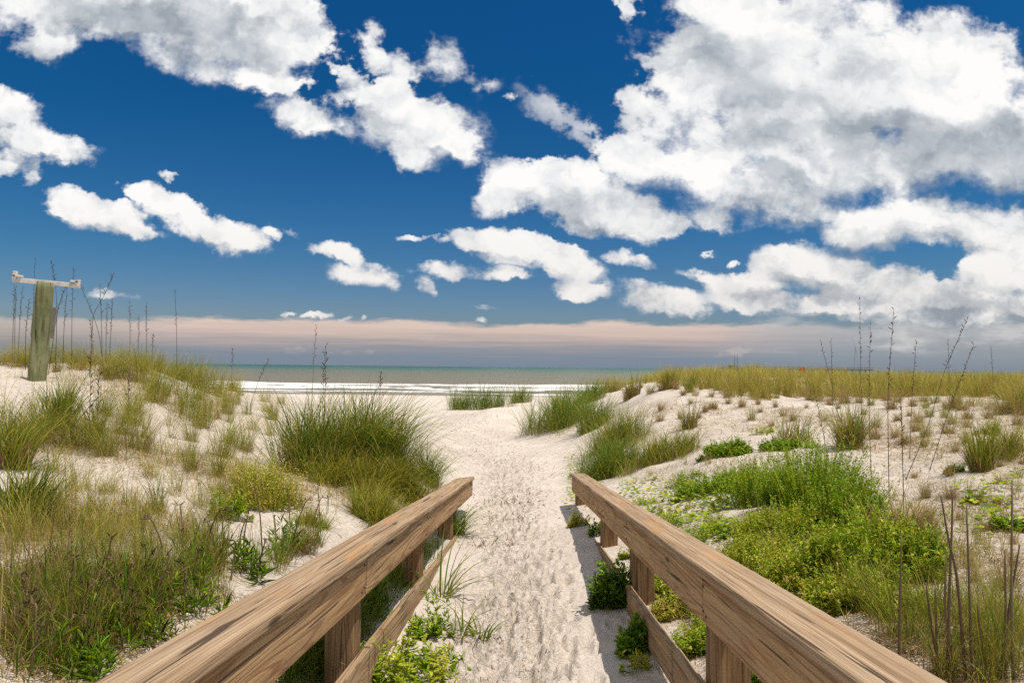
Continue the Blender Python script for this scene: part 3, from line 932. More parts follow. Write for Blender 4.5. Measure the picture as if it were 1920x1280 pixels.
for px, lab in ((1377.5, "slim dark pole on the skyline by the pier hut"), (1382.5, "slim dark pole on the skyline standing beyond the pier hut")):
    a, b = at(px, 690, 180), at(px, 664, 180)
    a[2] = -0.5
    o = obj("marker_pole", pymesh("marker_pole", *tube([(0, 0, 0), (0, 0, b[2] - a[2])], [0.08, 0.07], 8), m_dark), None, tuple(a))
    tag(o, lab, "pole", "marker poles by the pier")
a = at(1508, 700, 30)
a[2] = ground_z(a[0], a[1])[0]
root = empty("marker_flag", tuple(a))
tag(root, "small orange cloth flag on a stick among the far dune grass", "flag")
b = at(1508, 688, 30)
hh = b[2] - a[2]
obj("stick", pymesh("stick", *tube([(0, 0, 0), (0.02, 0, hh)], [0.012, 0.010], 8), m_dark), root)
xs, zs = np.meshgrid(np.linspace(0, 1, 9), np.linspace(0, 1, 5))
V = np.stack([-xs * 0.20 + 0.02, 0.03 * np.sin(xs * 7) + 0.01, hh - zs * 0.17 - 0.03 * xs + 0.02 * np.sin(xs * 5 + zs * 3)], -1).reshape(-1, 3)
obj("flag_cloth", mesh_from("flag_cloth", V, grid_quads(5, 9), m_orange), root)


# ------------------------------------------------------------------ plants
def leaf_material(name, stops, transl=0.35, rough=0.55):
    """colour from the 'tint' attribute: x = tone of the leaf, y = place along it, z = a random number"""
    m, T = material(name)
    at_ = T.n('ShaderNodeAttribute', attribute_name="tint").outputs['Vector']
    x, y, z = T.xyz(at_)
    c = T.ramp(x, stops)
    hv = T.n('ShaderNodeHueSaturation', {'Hue': T.m('MULTIPLY_ADD', z, 0.03, 0.485), 'Saturation': 1.0, 'Value': T.m('MULTIPLY_ADD', z, 0.6, 0.70), 'Color': c}).outputs[0]
    b = T.n('ShaderNodeBsdfPrincipled', {'Base Color': hv, 'Roughness': rough, 'Specular IOR Level': 0.28})
    t = T.n('ShaderNodeBsdfTranslucent', {'Color': T.mix(1.0, hv, (1.0, 1.0, 0.55, 1), 'MULTIPLY')})
    ms = T.n('ShaderNodeMixShader', {0: transl, 1: b.outputs[0], 2: t.outputs[0]})
    T.n('ShaderNodeOutputMaterial', {'Surface': ms.outputs[0]})
    return m


GRASS = [(0.0, (0.070, 0.155, 0.012)), (0.25, (0.160, 0.225, 0.016)), (0.48, (0.340, 0.305, 0.028)), (0.68, (0.46, 0.345, 0.095)), (0.85, (0.45, 0.315, 0.155)), (1.0, (0.21, 0.122, 0.065))]
m_grass = leaf_material("grass_blades", GRASS, 0.35)
m_leaf = leaf_material("small_green_leaves", [(0.0, (0.070, 0.150, 0.010)), (0.30, (0.235, 0.385, 0.010)), (0.55, (0.440, 0.470, 0.018)), (0.8, (0.66, 0.54, 0.12)), (1.0, (0.26, 0.150, 0.060))], 0.35, 0.5)
m_stalk = leaf_material("dry_stalks", [(0.0, (0.075, 0.090, 0.030)), (0.4, (0.115, 0.080, 0.045)), (0.7, (0.180, 0.115, 0.065)), (1.0, (0.060, 0.040, 0.026))], 0.0, 0.8)


def blades(r, n, h, r0, tone, tsd, tilt, arch, w0, S=6, hmin=0.45, centres=None, wind=(0.0, 0.0), toneg=0.12):
    """n curved, tapering blades as quad strips: verts, quads, tint"""
    phi = r.uniform(0, 2 * np.pi, n)
    rad = r0 * np.sqrt(r.uniform(0, 1, n))
    pa_ = r.uniform(0, 2 * np.pi, n)
    bx, by = rad * np.cos(pa_), rad * np.sin(pa_)
    phi = np.where(r.uniform(0, 1, n) < 0.6, pa_ + r.normal(0, 0.7, n), phi)      # mostly leaning outwards
    hs = np.ones(n)
    if centres is not None:
        cs = np.array(centres)
        k = r.integers(0, len(cs), n)
        bx, by = bx + cs[k, 0], by + cs[k, 1]
        hs = cs[k, 2]
    L_ = h * hs * r.uniform(hmin, 1.12, n)
    th0 = np.abs(r.normal(0, tilt, n))
    ar = arch * r.uniform(0.25, 1.5, n)
    s = np.linspace(0, 1, S)
    th = th0[:, None] + ar[:, None] * s[None] ** 1.6
    ds = L_[:, None] / (S - 1)
    mid = (th[:, 1:] + th[:, :-1]) / 2
    hor = np.concatenate([np.zeros((n, 1)), np.cumsum(np.sin(mid) * ds, 1)], 1)
    ver = np.concatenate([np.zeros((n, 1)), np.cumsum(np.cos(mid) * ds, 1)], 1)
    X = bx[:, None] + hor * np.cos(phi)[:, None] + wind[0] * L_[:, None] * s[None] ** 2
    Y = by[:, None] + hor * np.sin(phi)[:, None] + wind[1] * L_[:, None] * s[None] ** 2
    Zz = np.maximum(ver, -0.02) - 0.03
    tw = phi + np.pi / 2 + r.normal(0, 0.6, n)
    w = w0 * (0.35 + 0.65 * L_ / L_.max())[:, None] * np.array([0.75, 1.0, 0.92, 0.75, 0.48, 0.06] if S == 6 else np.interp(s, [0, .2, .6, 1], [.75, 1, .75, .06]))[None] * r.uniform(0.6, 1.2, n)[:, None]
    dx, dy = np.cos(tw)[:, None] * w / 2, np.sin(tw)[:, None] * w / 2
    V = np.empty((n, S, 2, 3))
    V[:, :, 0] = np.stack([X - dx, Y - dy, Zz], -1)
    V[:, :, 1] = np.stack([X + dx, Y + dy, Zz], -1)
    idx = np.arange(n * S * 2).reshape(n, S, 2)
    Q = np.stack([idx[:, :-1, 0], idx[:, :-1, 1], idx[:, 1:, 1], idx[:, 1:, 0]], -1).reshape(-1, 4)
    tn = np.clip(r.normal(tone, tsd, n), 0, 1)
    tt = np.clip(tn[:, None] + toneg * (s[None] ** 2) + 0.25 * np.maximum(0, 0.15 - s[None]) / 0.15, 0, 1)
    A = np.empty((n, S, 2, 3))
    A[..., 0] = tt[:, :, None]
    A[..., 1] = s[None, :, None]
    A[..., 2] = r.uniform(0, 1, n)[:, None, None]
    return V.reshape(-1, 3), Q, A.reshape(-1, 3)


def join(*parts):
    V, Q, A, o = [], [], [], 0
    for v, q, a in parts:
        V.append(v)
        Q.append(q + o)
        A.append(a)
        o += len(v)
    return np.concatenate(V), np.concatenate(Q), np.concatenate(A)


def shift(part, off, k=1.0, rz=0.0, sz=None):
    v, q, a = part
    c, s = math.cos(rz), math.sin(rz)
    v = np.stack([(v[:, 0] * c - v[:, 1] * s) * k, (v[:, 0] * s + v[:, 1] * c) * k, v[:, 2] * (sz or k)], -1) + np.asarray(off)[None]
    return v, q, a


def plant_mesh(name, part, mat):
    return mesh_from(name, part[0], part[1], mat, True, {"tint": part[2]})


# prototypes of unit height: (live leaves, dead leaves)
PROTO = {}
r = np.random.default_rng(21)
KINDS = {
    #        live: n, r0, tone, sd, tilt, arch, w0        dead: n, h, tone, tilt, arch
    'lush': [(380, .20, .14, .14, .36, 1.3, .0085), (110, .60, .74, .55, 1.3)],
    'mixed': [(150, .15, .36, .19, .34, 1.1, .0075), (110, .60, .78, .55, 1.2)],
    'wispy': [(70, .15, .42, .18, .32, 1.0, .0070), (60, .70, .74, .50, 1.0)],
    'golden': [(150, .18, .50, .14, .38, 1.35, .0068), (90, .60, .72, .6, 1.3)],
    'dry': [(34, .12, .48, .18, .34, .9, .0090), (260, .78, .92, .60, 1.3)],
    'sprout': [(16, .07, .36, .18, .32, .8, .0110), (12, .6, .8, .6, .9)],
    'broad': [(40, .14, .12, .12, .30, 1.2, .0240), (16, .7, .86, .5, 1.1)],
    'upright': [(75, .18, .28, .17, .20, .6, .0080), (26, .6, .8, .35, .7)],
}
for kn_, (lv, dd) in KINDS.items():
    for v in range(5):
        w_ = (r.normal(.06, .08), r.normal(0, .06))
        live = blades(r, lv[0], 1.0, lv[1], lv[2], lv[3], lv[4], lv[5], lv[6], wind=w_)
        dead = blades(r, dd[0], dd[1], lv[1] * 1.15, dd[2], .09, dd[3], dd[4], lv[6] * .8, hmin=.3, wind=w_, toneg=.05)
        PROTO[kn_, v] = (plant_mesh("live_blades", live, m_grass), plant_mesh("dead_blades", dead, m_grass))


def tuft(kind, p, h, label, group=None, cat="grass tuft", name="grass_tuft", wide=1.0, rs=None):
    rs = rs or random
    v = rs.randrange(5)
    e = empty(name, tuple(p), rs.uniform(0, 6.28))
    s_ = h
    e.scale = (s_ * wide, s_ * wide, s_)
    for nm, me in zip(("live_blades", "dead_blades"), PROTO[kind, v]):
        obj(nm, me, e)
    tag(e, label, cat, group)
    return e


def clump(p, label, spec, name="grass_clump", cat="grass clump"):
    """a big clump with its own blades: spec = list of dict for blades(), live first, dead second"""
    e = empty(name, tuple(p))
    for nm, part in zip(("live_blades", "dead_blades"), spec):
        obj(nm, plant_mesh(nm, part, m_grass), e)
    tag(e, label, cat)
    return e


def sized(px, py, hpx):
    """ground point at a pixel and the height in metres that covers hpx pixels there"""
    p = ground_px(px, py)[0]
    return p, hpx * p[1] / FPX


RB = np.random.default_rng(77)


def disc(n, rx, ry, hlo, hhi, edge=0.6):
    a = RB.uniform(0, 2 * np.pi, n)
    q = np.sqrt(RB.uniform(0, 1, n))
    return [(rx * q[i] * math.cos(a[i]), ry * q[i] * math.sin(a[i]), hlo + (hhi - hlo) * (1 - edge * q[i] ** 2) * RB.uniform(.8, 1.1)) for i in range(n)]


# --- the big ones one would point at -----------------------------------------------------------
def big(px, py, wpx, hpx, label, n, tone=.14, tsd=.13, tilt=.35, arch=1.2, w0=.010, dn=0.35, dtone=.78, depth=.6, nc=9, wind=(.1, 0), sprd=.16):
    p, h = sized(px, py, hpx)
    rx = wpx / 2 * p[1] / FPX
    cs = disc(nc, rx * .72, rx * depth, .62, 1.0)
    live = blades(RB, n, h * 1.22, sprd * h + rx * .14, tone, tsd, tilt, arch, w0, centres=cs, wind=wind)
    dead = blades(RB, int(n * dn), h * .75, sprd * h + rx * .14, dtone, .10, tilt * 1.4, arch, w0 * .8, centres=cs, wind=wind, hmin=.3, toneg=.05)
    # let every blade's foot follow the ground
    for part in (live, dead):
        v = part[0]
        nb = len(v) // 12
        c = v.reshape(nb, 12, 3)
        fx, fy = c[:, 0, 0] + p[0], c[:, 0, 1] + p[1]
        c[:, :, 2] += (ground_z(fx, fy) - p[2])[:, None]
    return clump(p, label, (live, dead))


big(590, 885, 130, 168, "tall upright dark green grass clump, its blades standing against the surf", 1150, .24, .22, .30, 1.1, .0105, .7, .78, .6, 9, (.05, 0))
big(708, 868, 180, 158, "big dome of arching green grass drooping towards the sandy path", 1900, .25, .19, .48, 1.7, .0100, .40, .72, .65, 11, (.25, -.05))
big(665, 912, 210, 78, "low yellow green grass skirt below the big arching dome", 1700, .40, .14, .45, 1.3, .009, .45, .72, .5, 10, (.1, -.05))
big(755, 925, 170, 74, "soft light green grass bank behind the tip of the sunlit railing", 2000, .36, .12, .45, 1.3, .009, .30, .70, .5, 10, (.15, 0))
big(715, 985, 170, 74, "yellow green meadow like grass pressed against the outside of the sunlit railing", 1700, .38, .14, .40, 1.1, .008, .35, .74, .5, 10, (.1, 0))
big(805, 905, 36, 78, "green tuft leaning over the sunlit railing close to its tip", 330, .16, .12, .40, 1.3, .009, .2, .74, .6, 3, (.15, 0))
big(590, 985, 60, 42, "pale green feathery grass on open sand behind the sunlit railing", 420, .36, .12, .55, 1.1, .008, .25, .72, .5, 5, (.1, 0))
big(848, 1000, 26, 72, "green tuft with a red base arching over the path from the far post", 260, .14, .12, .55, 1.35, .010, .10, .78, .7, 2, (.42, -.05))
big(905, 768, 150, 52, "green grass along the top of the small sand hummock before the surf", 1100, .14, .12, .30, .9, .020, .25, .72, .4, 11, (.05, 0))
big(985, 754, 70, 38, "thin green grass trailing off the small beach hummock beside the surf", 420, .22, .12, .30, .9, .018, .3, .72, .4, 6, (.05, 0))
big(1050, 795, 180, 80, "bushy bright green grass clump where the path narrows before the surf", 1500, .16, .16, .45, 1.3, .014, .4, .76, .9, 18, (.05, 0), .10)
big(1095, 755, 130, 44, "green grass on the dune shoulder right in front of the breaking waves", 700, .20, .12, .30, 1.0, .018, .3, .72, .4, 8, (.05, 0))
big(1155, 838, 140, 78, "green grass mixed with reddish stems on the bank above the path", 1150, .28, .18, .38, 1.0, .0100, .6, .86, .9, 18, (0, 0), .10)
big(1138, 888, 135, 76, "vivid green grass clump just behind the tip of the shaded railing", 1400, .14, .14, .45, 1.25, .0100, .3, .74, .8, 16, (.08, 0), .10)
big(1225, 868, 180, 60, "yellow green grass spreading between the vivid clump and the bare dune slope", 1400, .33, .16, .48, 1.1, .0090, .5, .76, .8, 18, (.05, 0), .10)
big(1115, 805, 85, 72, "small green clump between the bushy clump and the reddish stemmed one", 600, .16, .13, .40, 1.1, .013, .3, .74, .5, 5, (.05, 0))
big(1592, 838, 70, 92, "broad tuft of green blades above a brown dead skirt on the bare slope", 260, .34, .16, .34, .7, .011, 1.7, .93, .6, 3, (0, 0))
big(1488, 830, 70, 70, "fan of pale green blades beside a leafy green mat on the slope", 200, .38, .16, .42, .7, .010, .8, .84, .6, 3, (0, 0))
big(1835, 885, 46, 92, "upright green tuft on the shaded sand below the far field", 210, .30, .14, .24, .5, .011, .7, .93, .6, 2, (0, 0))
big(1895, 855, 60, 70, "green and brown tuft at the edge of view under the field", 200, .36, .16, .3, .6, .010, .9, .9, .6, 3, (0, 0))
big(1690, 1010, 130, 118, "tangled brown dead grass heaped behind the green shrubs", 190, .6, .2, .5, 1.0, .007, 7.0, .95, .6, 7, (0, 0))
big(1600, 975, 90, 60, "small heap of reddish dead grass among the green shrubs", 60, .7, .2, .5, 1.2, .007, 9.0, .94, .6, 5, (0, 0))
big(45, 975, 90, 120, "dark green spiky tuft with a shadowed brown base at the edge of view", 420, .22, .14, .36, .8, .009, .9, .90, .6, 4, (.1, 0))
big(20, 880, 70, 120, "tall loose green tuft at the edge of view below the green post", 330, .30, .15, .3, .8, .010, .7, .84, .6, 3, (.2, 0))
big(115, 800, 70, 90, "dark green tuft on the white slope straight below the green post", 330, .22, .14, .32, .8, .011, .7, .90, .6, 4, (.12, 0))
big(1190, 742, 36, 52, "dark brown based tuft at the foot of the field nearest the surf", 190, .42, .14, .28, .7, .016, 1.6, .97, .6, 3, (0, 0))
big(1260, 728, 44, 46, "stout tuft with a dark dead base, second along the field edge from the surf", 260, .46, .12, .26, .7, .015, 1.4, .97, .6, 3, (0, 0))
big(1298, 735, 24, 36, "small dark green tuft at the field edge beyond the stout dead based tuft", 130, .22, .12, .2, .6, .015, .4, .9, .6, 2, (0, 0))
big(1300, 800, 40, 60, "green and dark brown tuft alone on the sunny slope below the field", 150, .34, .15, .34, .7, .011, 1.5, .97, .6, 3, (0, 0))
big(1328, 765, 30, 30, "round dark brown dead tuft on the slope just under the field", 40, .6, .2, .5, 1.0, .011, 6.0, .97, .6, 2, (0, 0))
big(1140, 735, 60, 34, "golden grass at the seaward end of the field in front of the water", 420, .48, .10, .28, .9, .015, .6, .84, .5, 5, (0, 0))


# --- the rest, scattered over their slopes -----------------------------------------------------
def inside(poly, x, y):
    ok = False
    j = len(poly) - 1
    for i in range(len(poly)):
        xi, yi = poly[i]
        xj, yj = poly[j]
        if (yi > y) != (yj > y) and x < (xj - xi) * (y - yi) / (yj - yi) + xi:
            ok = not ok
        j = i
    return ok


def scatter(poly, n, gap, seed, clear=()):
    """n spots inside a polygon of the photo, no two nearer than gap pixels (crowded towards the top, where things are farther)"""
    rr = random.Random(seed)
    xs, ys = [p[0] for p in poly], [p[1] for p in poly]
    out, tries = [], 0
    while len(out) < n and tries < n * 60:
        tries += 1
        x, y = rr.uniform(min(xs), max(xs)), rr.uniform(min(ys), max(ys))
        if not inside(poly, x, y) or any(math.hypot(x - c[0], (y - c[1]) * 1.6) < c[2] for c in clear):
            continue
        g = gap * (0.6 if tries > n * 20 else 1.0)
        if all(math.hypot(x - a, (y - b) * 1.8) > g for a, b in out):
            out.append((x, y))
    return out, rr


REGIONS = [
    # label, group, polygon, n, gap, kinds, height range (m), wide
    ("golden green grass tuft crowded along the dune crest around the green post", "crest tufts around the green post",
     [(0, 672), (340, 684), (345, 700), (180, 705), (110, 700), (0, 690)], 30, 16, ['golden', 'golden', 'mixed'], (.34, .62), 1.1),
    ("yellow green grass tuft on the dune brow between the green post and the sea", "brow tufts between the post and the sea",
     [(300, 690), (430, 712), (530, 742), (530, 785), (360, 800), (270, 740), (180, 715)], 38, 22, ['golden', 'mixed', 'upright', 'wispy'], (.42, .82), 1.0),
    ("loose green and straw tuft on the white sand slope below the green post", "tufts on the slope below the post",
     [(120, 745), (280, 745), (420, 800), (520, 800), (520, 880), (330, 860), (0, 850), (0, 770)], 30, 34, ['mixed', 'wispy', 'mixed', 'sprout'], (.38, .62), 1.0),
    ("wispy straw and green tuft in the hollow between the post's slope and the railing", "wispy tufts in the hollow",
     [(90, 880), (330, 870), (470, 900), (430, 990), (330, 1050), (0, 1060), (0, 1000)], 26, 48, ['wispy', 'mixed', 'golden', 'wispy'], (.32, .52), 1.0),
    ("broad bladed green grass tuft in the thicket against the outside of the sunlit railing", "broad grass in the railing thicket",
     [(130, 1120), (330, 1060), (560, 1010), (640, 985), (600, 1030), (400, 1140), (210, 1235), (60, 1270), (30, 1180)], 40, 26, ['broad', 'upright', 'upright', 'broad'], (.24, .42), 1.0),
    ("thin mixed tuft growing through the railing thicket of brown stalks", "thin tufts in the railing thicket",
     [(0, 1080), (300, 1050), (560, 990), (640, 960), (560, 1040), (250, 1180), (0, 1280)], 16, 50, ['mixed', 'wispy', 'dry'], (.28, .46), .9),
    ("dark green weedy grass under the sunlit railing between its posts", "grass under the sunlit railing",
     [(560, 1200), (640, 1140), (740, 1075), (800, 1020), (820, 1035), (720, 1140), (600, 1280), (520, 1280)], 18, 26, ['broad', 'upright', 'mixed'], (.20, .38), 1.0),
    ("small dry tuft on the bare slope facing the path under the far field", "dry tufts on the bare slope",
     [(1200, 765), (1330, 748), (1560, 765), (1700, 772), (1920, 790), (1920, 880), (1750, 870), (1560, 800), (1420, 800), (1330, 790), (1220, 800)], 58, 24, ['dry', 'dry', 'sprout', 'mixed', 'dry'], (.18, .44), 1.0),
    ("sparse thin sprout on the pale sand among the leafy mats", "thin sprouts among the mats",
     [(1180, 900), (1300, 850), (1450, 840), (1560, 870), (1420, 900), (1340, 1000), (1240, 985)], 16, 34, ['sprout', 'sprout', 'wispy'], (.14, .30), 1.0),
    ("brown and green tuft along the near edge of the far dune field", "tufts along the field edge",
     [(1150, 722), (1330, 728), (1500, 740), (1700, 750), (1920, 762), (1920, 785), (1700, 768), (1480, 756), (1300, 742), (1160, 738)], 46, 22, ['dry', 'dry', 'golden', 'mixed'], (.34, .58), 1.1),
    ("upright green reed like tuft beside the shaded railing under the tall dry stems", "reed like tufts under the dry stems",
     [(1560, 1130), (1700, 1120), (1920, 1150), (1920, 1280), (1790, 1280), (1660, 1200)], 20, 40, ['upright', 'upright', 'mixed'], (.26, .42), 1.0),
    ("short sunlit grass between the posts of the shaded railing", "short grass behind the shaded railing",
     [(1190, 985), (1260, 1010), (1420, 1130), (1480, 1210), (1430, 1230), (1300, 1160), (1230, 1080)], 22, 24, ['golden', 'mixed', 'broad'], (.10, .20), 1.2),
    ("scraggy brown tuft on the twiggy sand between the shrubs and the field", "scraggy tufts on the twiggy sand",
     [(1700, 880), (1920, 890), (1920, 1120), (1800, 1090), (1740, 1000)], 24, 36, ['sprout', 'dry', 'wispy', 'dry'], (.14, .32), 1.0),
]
for ri, (lab, gr, poly, n, gap, kinds, (h0, h1), wide) in enumerate(REGIONS):
    spots, rr = scatter(poly, n, gap, 100 + ri)
    for x, y in spots:
        p = ground_px(x, y)[0]
        tuft(rr.choice(kinds), p, rr.uniform(h0, h1), lab, gr, wide=wide * rr.uniform(.85, 1.25), rs=rr)


# ------------------------------------------------------------------ leafy plants
def leaflets(base, dirn, ln, wd, tone, z, r):
    """diamond leaves, slightly folded: base n x 3, dirn n x 3 (unit), ln, wd arrays"""
    n = len(base)
    up = np.tile(np.array([[0, 0, 1.0]]), (n, 1)) + r.normal(0, .25, (n, 3))
    side = np.cross(dirn, up)
    side /= np.linalg.norm(side, axis=1)[:, None] + 1e-9
    nrm = np.cross(side, dirn)
    m = base + dirn * (ln * .45)[:, None] - nrm * (ln * .10)[:, None]
    V = np.empty((n, 6, 3))
    V[:, 0] = base
    V[:, 1] = m + side * (wd / 2)[:, None] + nrm * (ln * .14)[:, None]
    V[:, 2] = base + dirn * ln[:, None] - nrm * (ln * .12)[:, None]
    V[:, 3] = m - side * (wd / 2)[:, None] + nrm * (ln * .14)[:, None]
    V[:, 4] = m
    V[:, 5] = base + dirn * (ln * .8)[:, None]
    i = np.arange(n) * 6
    Q = np.concatenate([np.stack([i, i + 1, i + 2, i + 4], 1), np.stack([i, i + 4, i + 2, i + 3], 1)])
    A = np.empty((n, 6, 3))
    A[..., 0] = tone[:, None]
    A[..., 1] = 0.5
    A[..., 2] = z[:, None]
    return V.reshape(-1, 3), Q, A.reshape(-1, 3)


def strips(pts, w, tone, r):
    """flat thin strips along point lists (n x S x 3)"""
    n, S, _ = pts.shape
    d = pts[:, -1] - pts[:, 0]
    side = np.stack([-d[:, 1], d[:, 0], np.zeros(n)], 1) + r.normal(0, .02, (n, 3))
    side /= np.linalg.norm(side, axis=1)[:, None] + 1e-9
    ww = (np.asarray(w)[:, None] * np.linspace(1, .35, S)[None] / 2)[..., None]
    V = np.empty((n, S, 2, 3))
    V[:, :, 0] = pts - side[:, None] * ww
    V[:, :, 1] = pts + side[:, None] * ww
    idx = np.arange(n * S * 2).reshape(n, S, 2)
    Q = np.stack([idx[:, :-1, 0], idx[:, :-1, 1], idx[:, 1:, 1], idx[:, 1:, 0]], -1).reshape(-1, 4)
    A = np.empty((n, S, 2, 3))
    A[..., 0] = np.asarray(tone)[:, None, None]
    A[..., 1] = .5
    A[..., 2] = r.uniform(0, 1, n)[:, None, None]
    return V.reshape(-1, 3), Q, A.reshape(-1, 3)


def shrub_parts(r, rx, ry, H, ns, nl, ll, lw, tone, tsd, spread=.5, ragged=.35, origin=None, up=.7, hang=0.0):
    """sprigs filling a low dome: (leaves, stems)"""
    a = r.uniform(0, 2 * np.pi, ns)
    q = np.sqrt(r.uniform(0, 1, ns))
    q = q * (1 + .22 * np.sin(3 * a + r.uniform(0, 6)) + .12 * np.sin(7 * a + r.uniform(0, 6)))
    bx, by = rx * q * np.cos(a), ry * q * np.sin(a)
    hh = H * np.clip(1 - .62 * np.minimum(q, 1.1) ** 2, .25, 1) * (1 + ragged * r.normal(0, 1, ns)).clip(.35, 1.7)
    lean = spread * q
    tx, ty = bx + np.cos(a) * lean * hh + r.normal(0, .12, ns) * hh, by + np.sin(a) * lean * hh + r.normal(0, .12, ns) * hh
    bz = np.zeros(ns)
    if origin is not None:
        bz = ground_z(bx + origin[0], by + origin[1]) - origin[2]
    B = np.stack([bx, by, bz - .01], 1)
    Tp = np.stack([tx, ty, bz + hh], 1)
    s = np.linspace(0, 1, 5)
    pts = B[:, None] * (1 - s)[None, :, None] + Tp[:, None] * s[None, :, None]
    pts[:, :, :2] += (np.sin(s * 3.1) * .05)[None, :, None] * r.normal(0, 1, (ns, 1, 2)) * hh[:, None, None]
    stems = strips(pts, np.full(ns, .006) * (H / .3) ** .5, np.clip(r.normal(.45, .2, ns), 0, 1), r)
    t = r.uniform(.12, 1.0, (ns, nl)) ** .75
    P0 = B[:, None] * (1 - t)[..., None] + Tp[:, None] * t[..., None]
    az = r.uniform(0, 2 * np.pi, (ns, nl))
    el = np.clip(r.normal(up, .35, (ns, nl)), -.5, 1.4) * (.5 + .6 * t) - hang
    D = np.stack([np.cos(az) * np.cos(el), np.sin(az) * np.cos(el), np.sin(el)], -1)
    sz = r.uniform(.6, 1.2, (ns, nl)) * (1.15 - .45 * t)
    tn = np.clip(r.normal(tone, tsd, (ns, nl)) + .10 * (t - .5) + r.normal(0, tsd * .8, (ns, 1)), 0, 1)
    lv = leaflets(P0.reshape(-1, 3), D.reshape(-1, 3), (ll * sz).ravel(), (lw * sz).ravel(), tn.ravel(), r.uniform(0, 1, ns * nl), r)
    return lv, stems


RS = np.random.default_rng(404)


def shrub(px, py, wpx, hpx, label, ns=120, nl=22, ll=.034, lw=.013, tone=.28, tsd=.12, depth=.7, name="dune_shrub", cat="shrub", group=None, **kw):
    p, h = sized(px, py, hpx)
    rx = wpx / 2 * p[1] / FPX
    lv, st = shrub_parts(RS, rx, rx * depth, h, ns, nl, ll, lw, tone, tsd, origin=p, **kw)
    e = empty(name, tuple(p))
    obj("leaves", plant_mesh("leaves", lv, m_leaf), e)
    obj("stems", plant_mesh("stems", st, m_leaf), e)
    tag(e, label, cat, group)
    return e, p, h, rx


# the green thicket behind the shaded railing
shrub(1425, 945, 150, 72, "feathery green shrub at the path side end of the big thicket", 420, 24, .034, .0135, 0.32, .11)
shrub(1525, 950, 170, 98, "tallest feathery green shrub in the thicket, dead grass heap at its back", 620, 26, .034, .0135, 0.30, .10)
shrub(1590, 985, 120, 78, "dark green feathery shrub between the tallest one and the brown grass heap", 380, 24, .034, .0135, 0.26, .10)
shrub(1465, 1000, 190, 44, "low yellowish shrub spreading in front of the feathery green ones", 480, 18, .030, .0120, 0.46, .12)
shrub(1620, 1075, 200, 84, "bright green shrub of upright leafy sprigs, nearest to the tall dry stems", 560, 26, .038, .0150, 0.40, .10)
shrub(1715, 1085, 90, 84, "narrow green shrub at the twiggy sand end of the thicket", 260, 26, .035, .0140, 0.38, .12)
shrub(1520, 1085, 190, 58, "yellow green low shrub with brown gaps behind the shaded railing", 480, 20, .034, .0140, 0.50, .13)
shrub(1405, 1055, 150, 40, "short yellow green shrub along the outside of the shaded railing", 400, 16, .028, .0115, 0.52, .13)
shrub(1580, 1130, 170, 44, "small leaved green shrub over a brown twiggy base, closest to the shaded railing", 330, 18, .034, .0140, 0.50, .15)
shrub(1690, 1150, 110, 40, "scrappy low green shrub among the reeds", 150, 16, .034, .0140, 0.46, .15)
shrub(1440, 985, 90, 22, "little green cushion in front of the thicket on bare sand", 180, 14, .028, .0115, 0.44, .12)
# low growth seen between the posts of the shaded railing
shrub(1245, 1075, 70, 22, "low green growth seen under the shaded railing past its second visible post", 170, 16, .030, .013, .38, .14, name="low_weed", cat="weed", up=.4, spread=.9)
shrub(1300, 1125, 110, 28, "brownish green low growth between the two nearest posts of the shaded railing", 260, 16, .032, .013, .50, .20, name="low_weed", cat="weed", up=.4, spread=.9)
shrub(1265, 1150, 80, 24, "dull reddish low growth right behind the shaded lower board", 190, 14, .032, .012, .74, .16, name="low_weed", cat="weed", up=.4, spread=.9)
shrub(1320, 1215, 110, 36, "green low growth at the side of the nearest post of the shaded railing", 200, 16, .034, .014, .36, .14, name="low_weed", cat="weed", up=.4, spread=.9)
shrub(1440, 1265, 120, 44, "dark green growth low down under the near end of the shaded railing", 200, 16, .034, .014, .24, .12, name="low_weed", cat="weed", up=.5, spread=.9)
shrub(1225, 1110, 90, 26, "yellow green low growth behind the lower board at the middle posts of the shaded railing", 240, 16, .030, .013, .42, .16, name="low_weed", cat="weed", up=.4, spread=.9)
shrub(1360, 1175, 120, 34, "mixed green and brown low growth just before the nearest post of the shaded railing", 260, 16, .032, .013, .46, .22, name="low_weed", cat="weed", up=.4, spread=.9)
shrub(1200, 1040, 60, 20, "small green low growth at the third post of the shaded railing", 140, 14, .030, .013, .40, .14, name="low_weed", cat="weed", up=.4, spread=.9)
# mats lying on the sand
MAT = dict(name="leafy_mat", cat="ground plant", up=.35, spread=.9)
shrub(1352, 915, 170, 26, "bright green leafy mat on the sand below the bare slope", 520, 24, .036, .020, .30, .10, **MAT)
shrub(1362, 852, 80, 22, "small rounded bright green mat at the foot of the bare slope", 300, 22, .042, .024, .30, .09, **MAT)
shrub(1462, 842, 66, 16, "dark green mat beside the fan of pale blades", 220, 20, .044, .024, .20, .09, **MAT)
shrub(1432, 812, 40, 12, "pale green mat high on the bare slope", 60, 14, .034, .017, .5, .09, **MAT)
shrub(1288, 900, 60, 16, "thin olive mat between the vivid grass and the bright green mat", 110, 14, .028, .013, .40, .12, **MAT)
shrub(1250, 985, 70, 20, "yellow green mat touching the middle of the shaded railing", 160, 14, .024, .010, .42, .12, **MAT)
shrub(1300, 1015, 120, 26, "green mat with a yellow bloom along the outside of the shaded railing", 260, 14, .024, .010, .38, .12, **MAT)
shrub(1212, 945, 50, 14, "tiny green mat by the tip half of the shaded railing", 70, 12, .024, .011, .44, .12, **MAT)
shrub(1895, 995, 50, 24, "green mat of round leaves at the edge of view on twiggy sand", 90, 16, .040, .024, .24, .10, **MAT)
shrub(1790, 885, 26, 14, "small dark green mat with a yellow bloom on twiggy sand", 50, 14, .038, .020, .18, .08, **MAT)
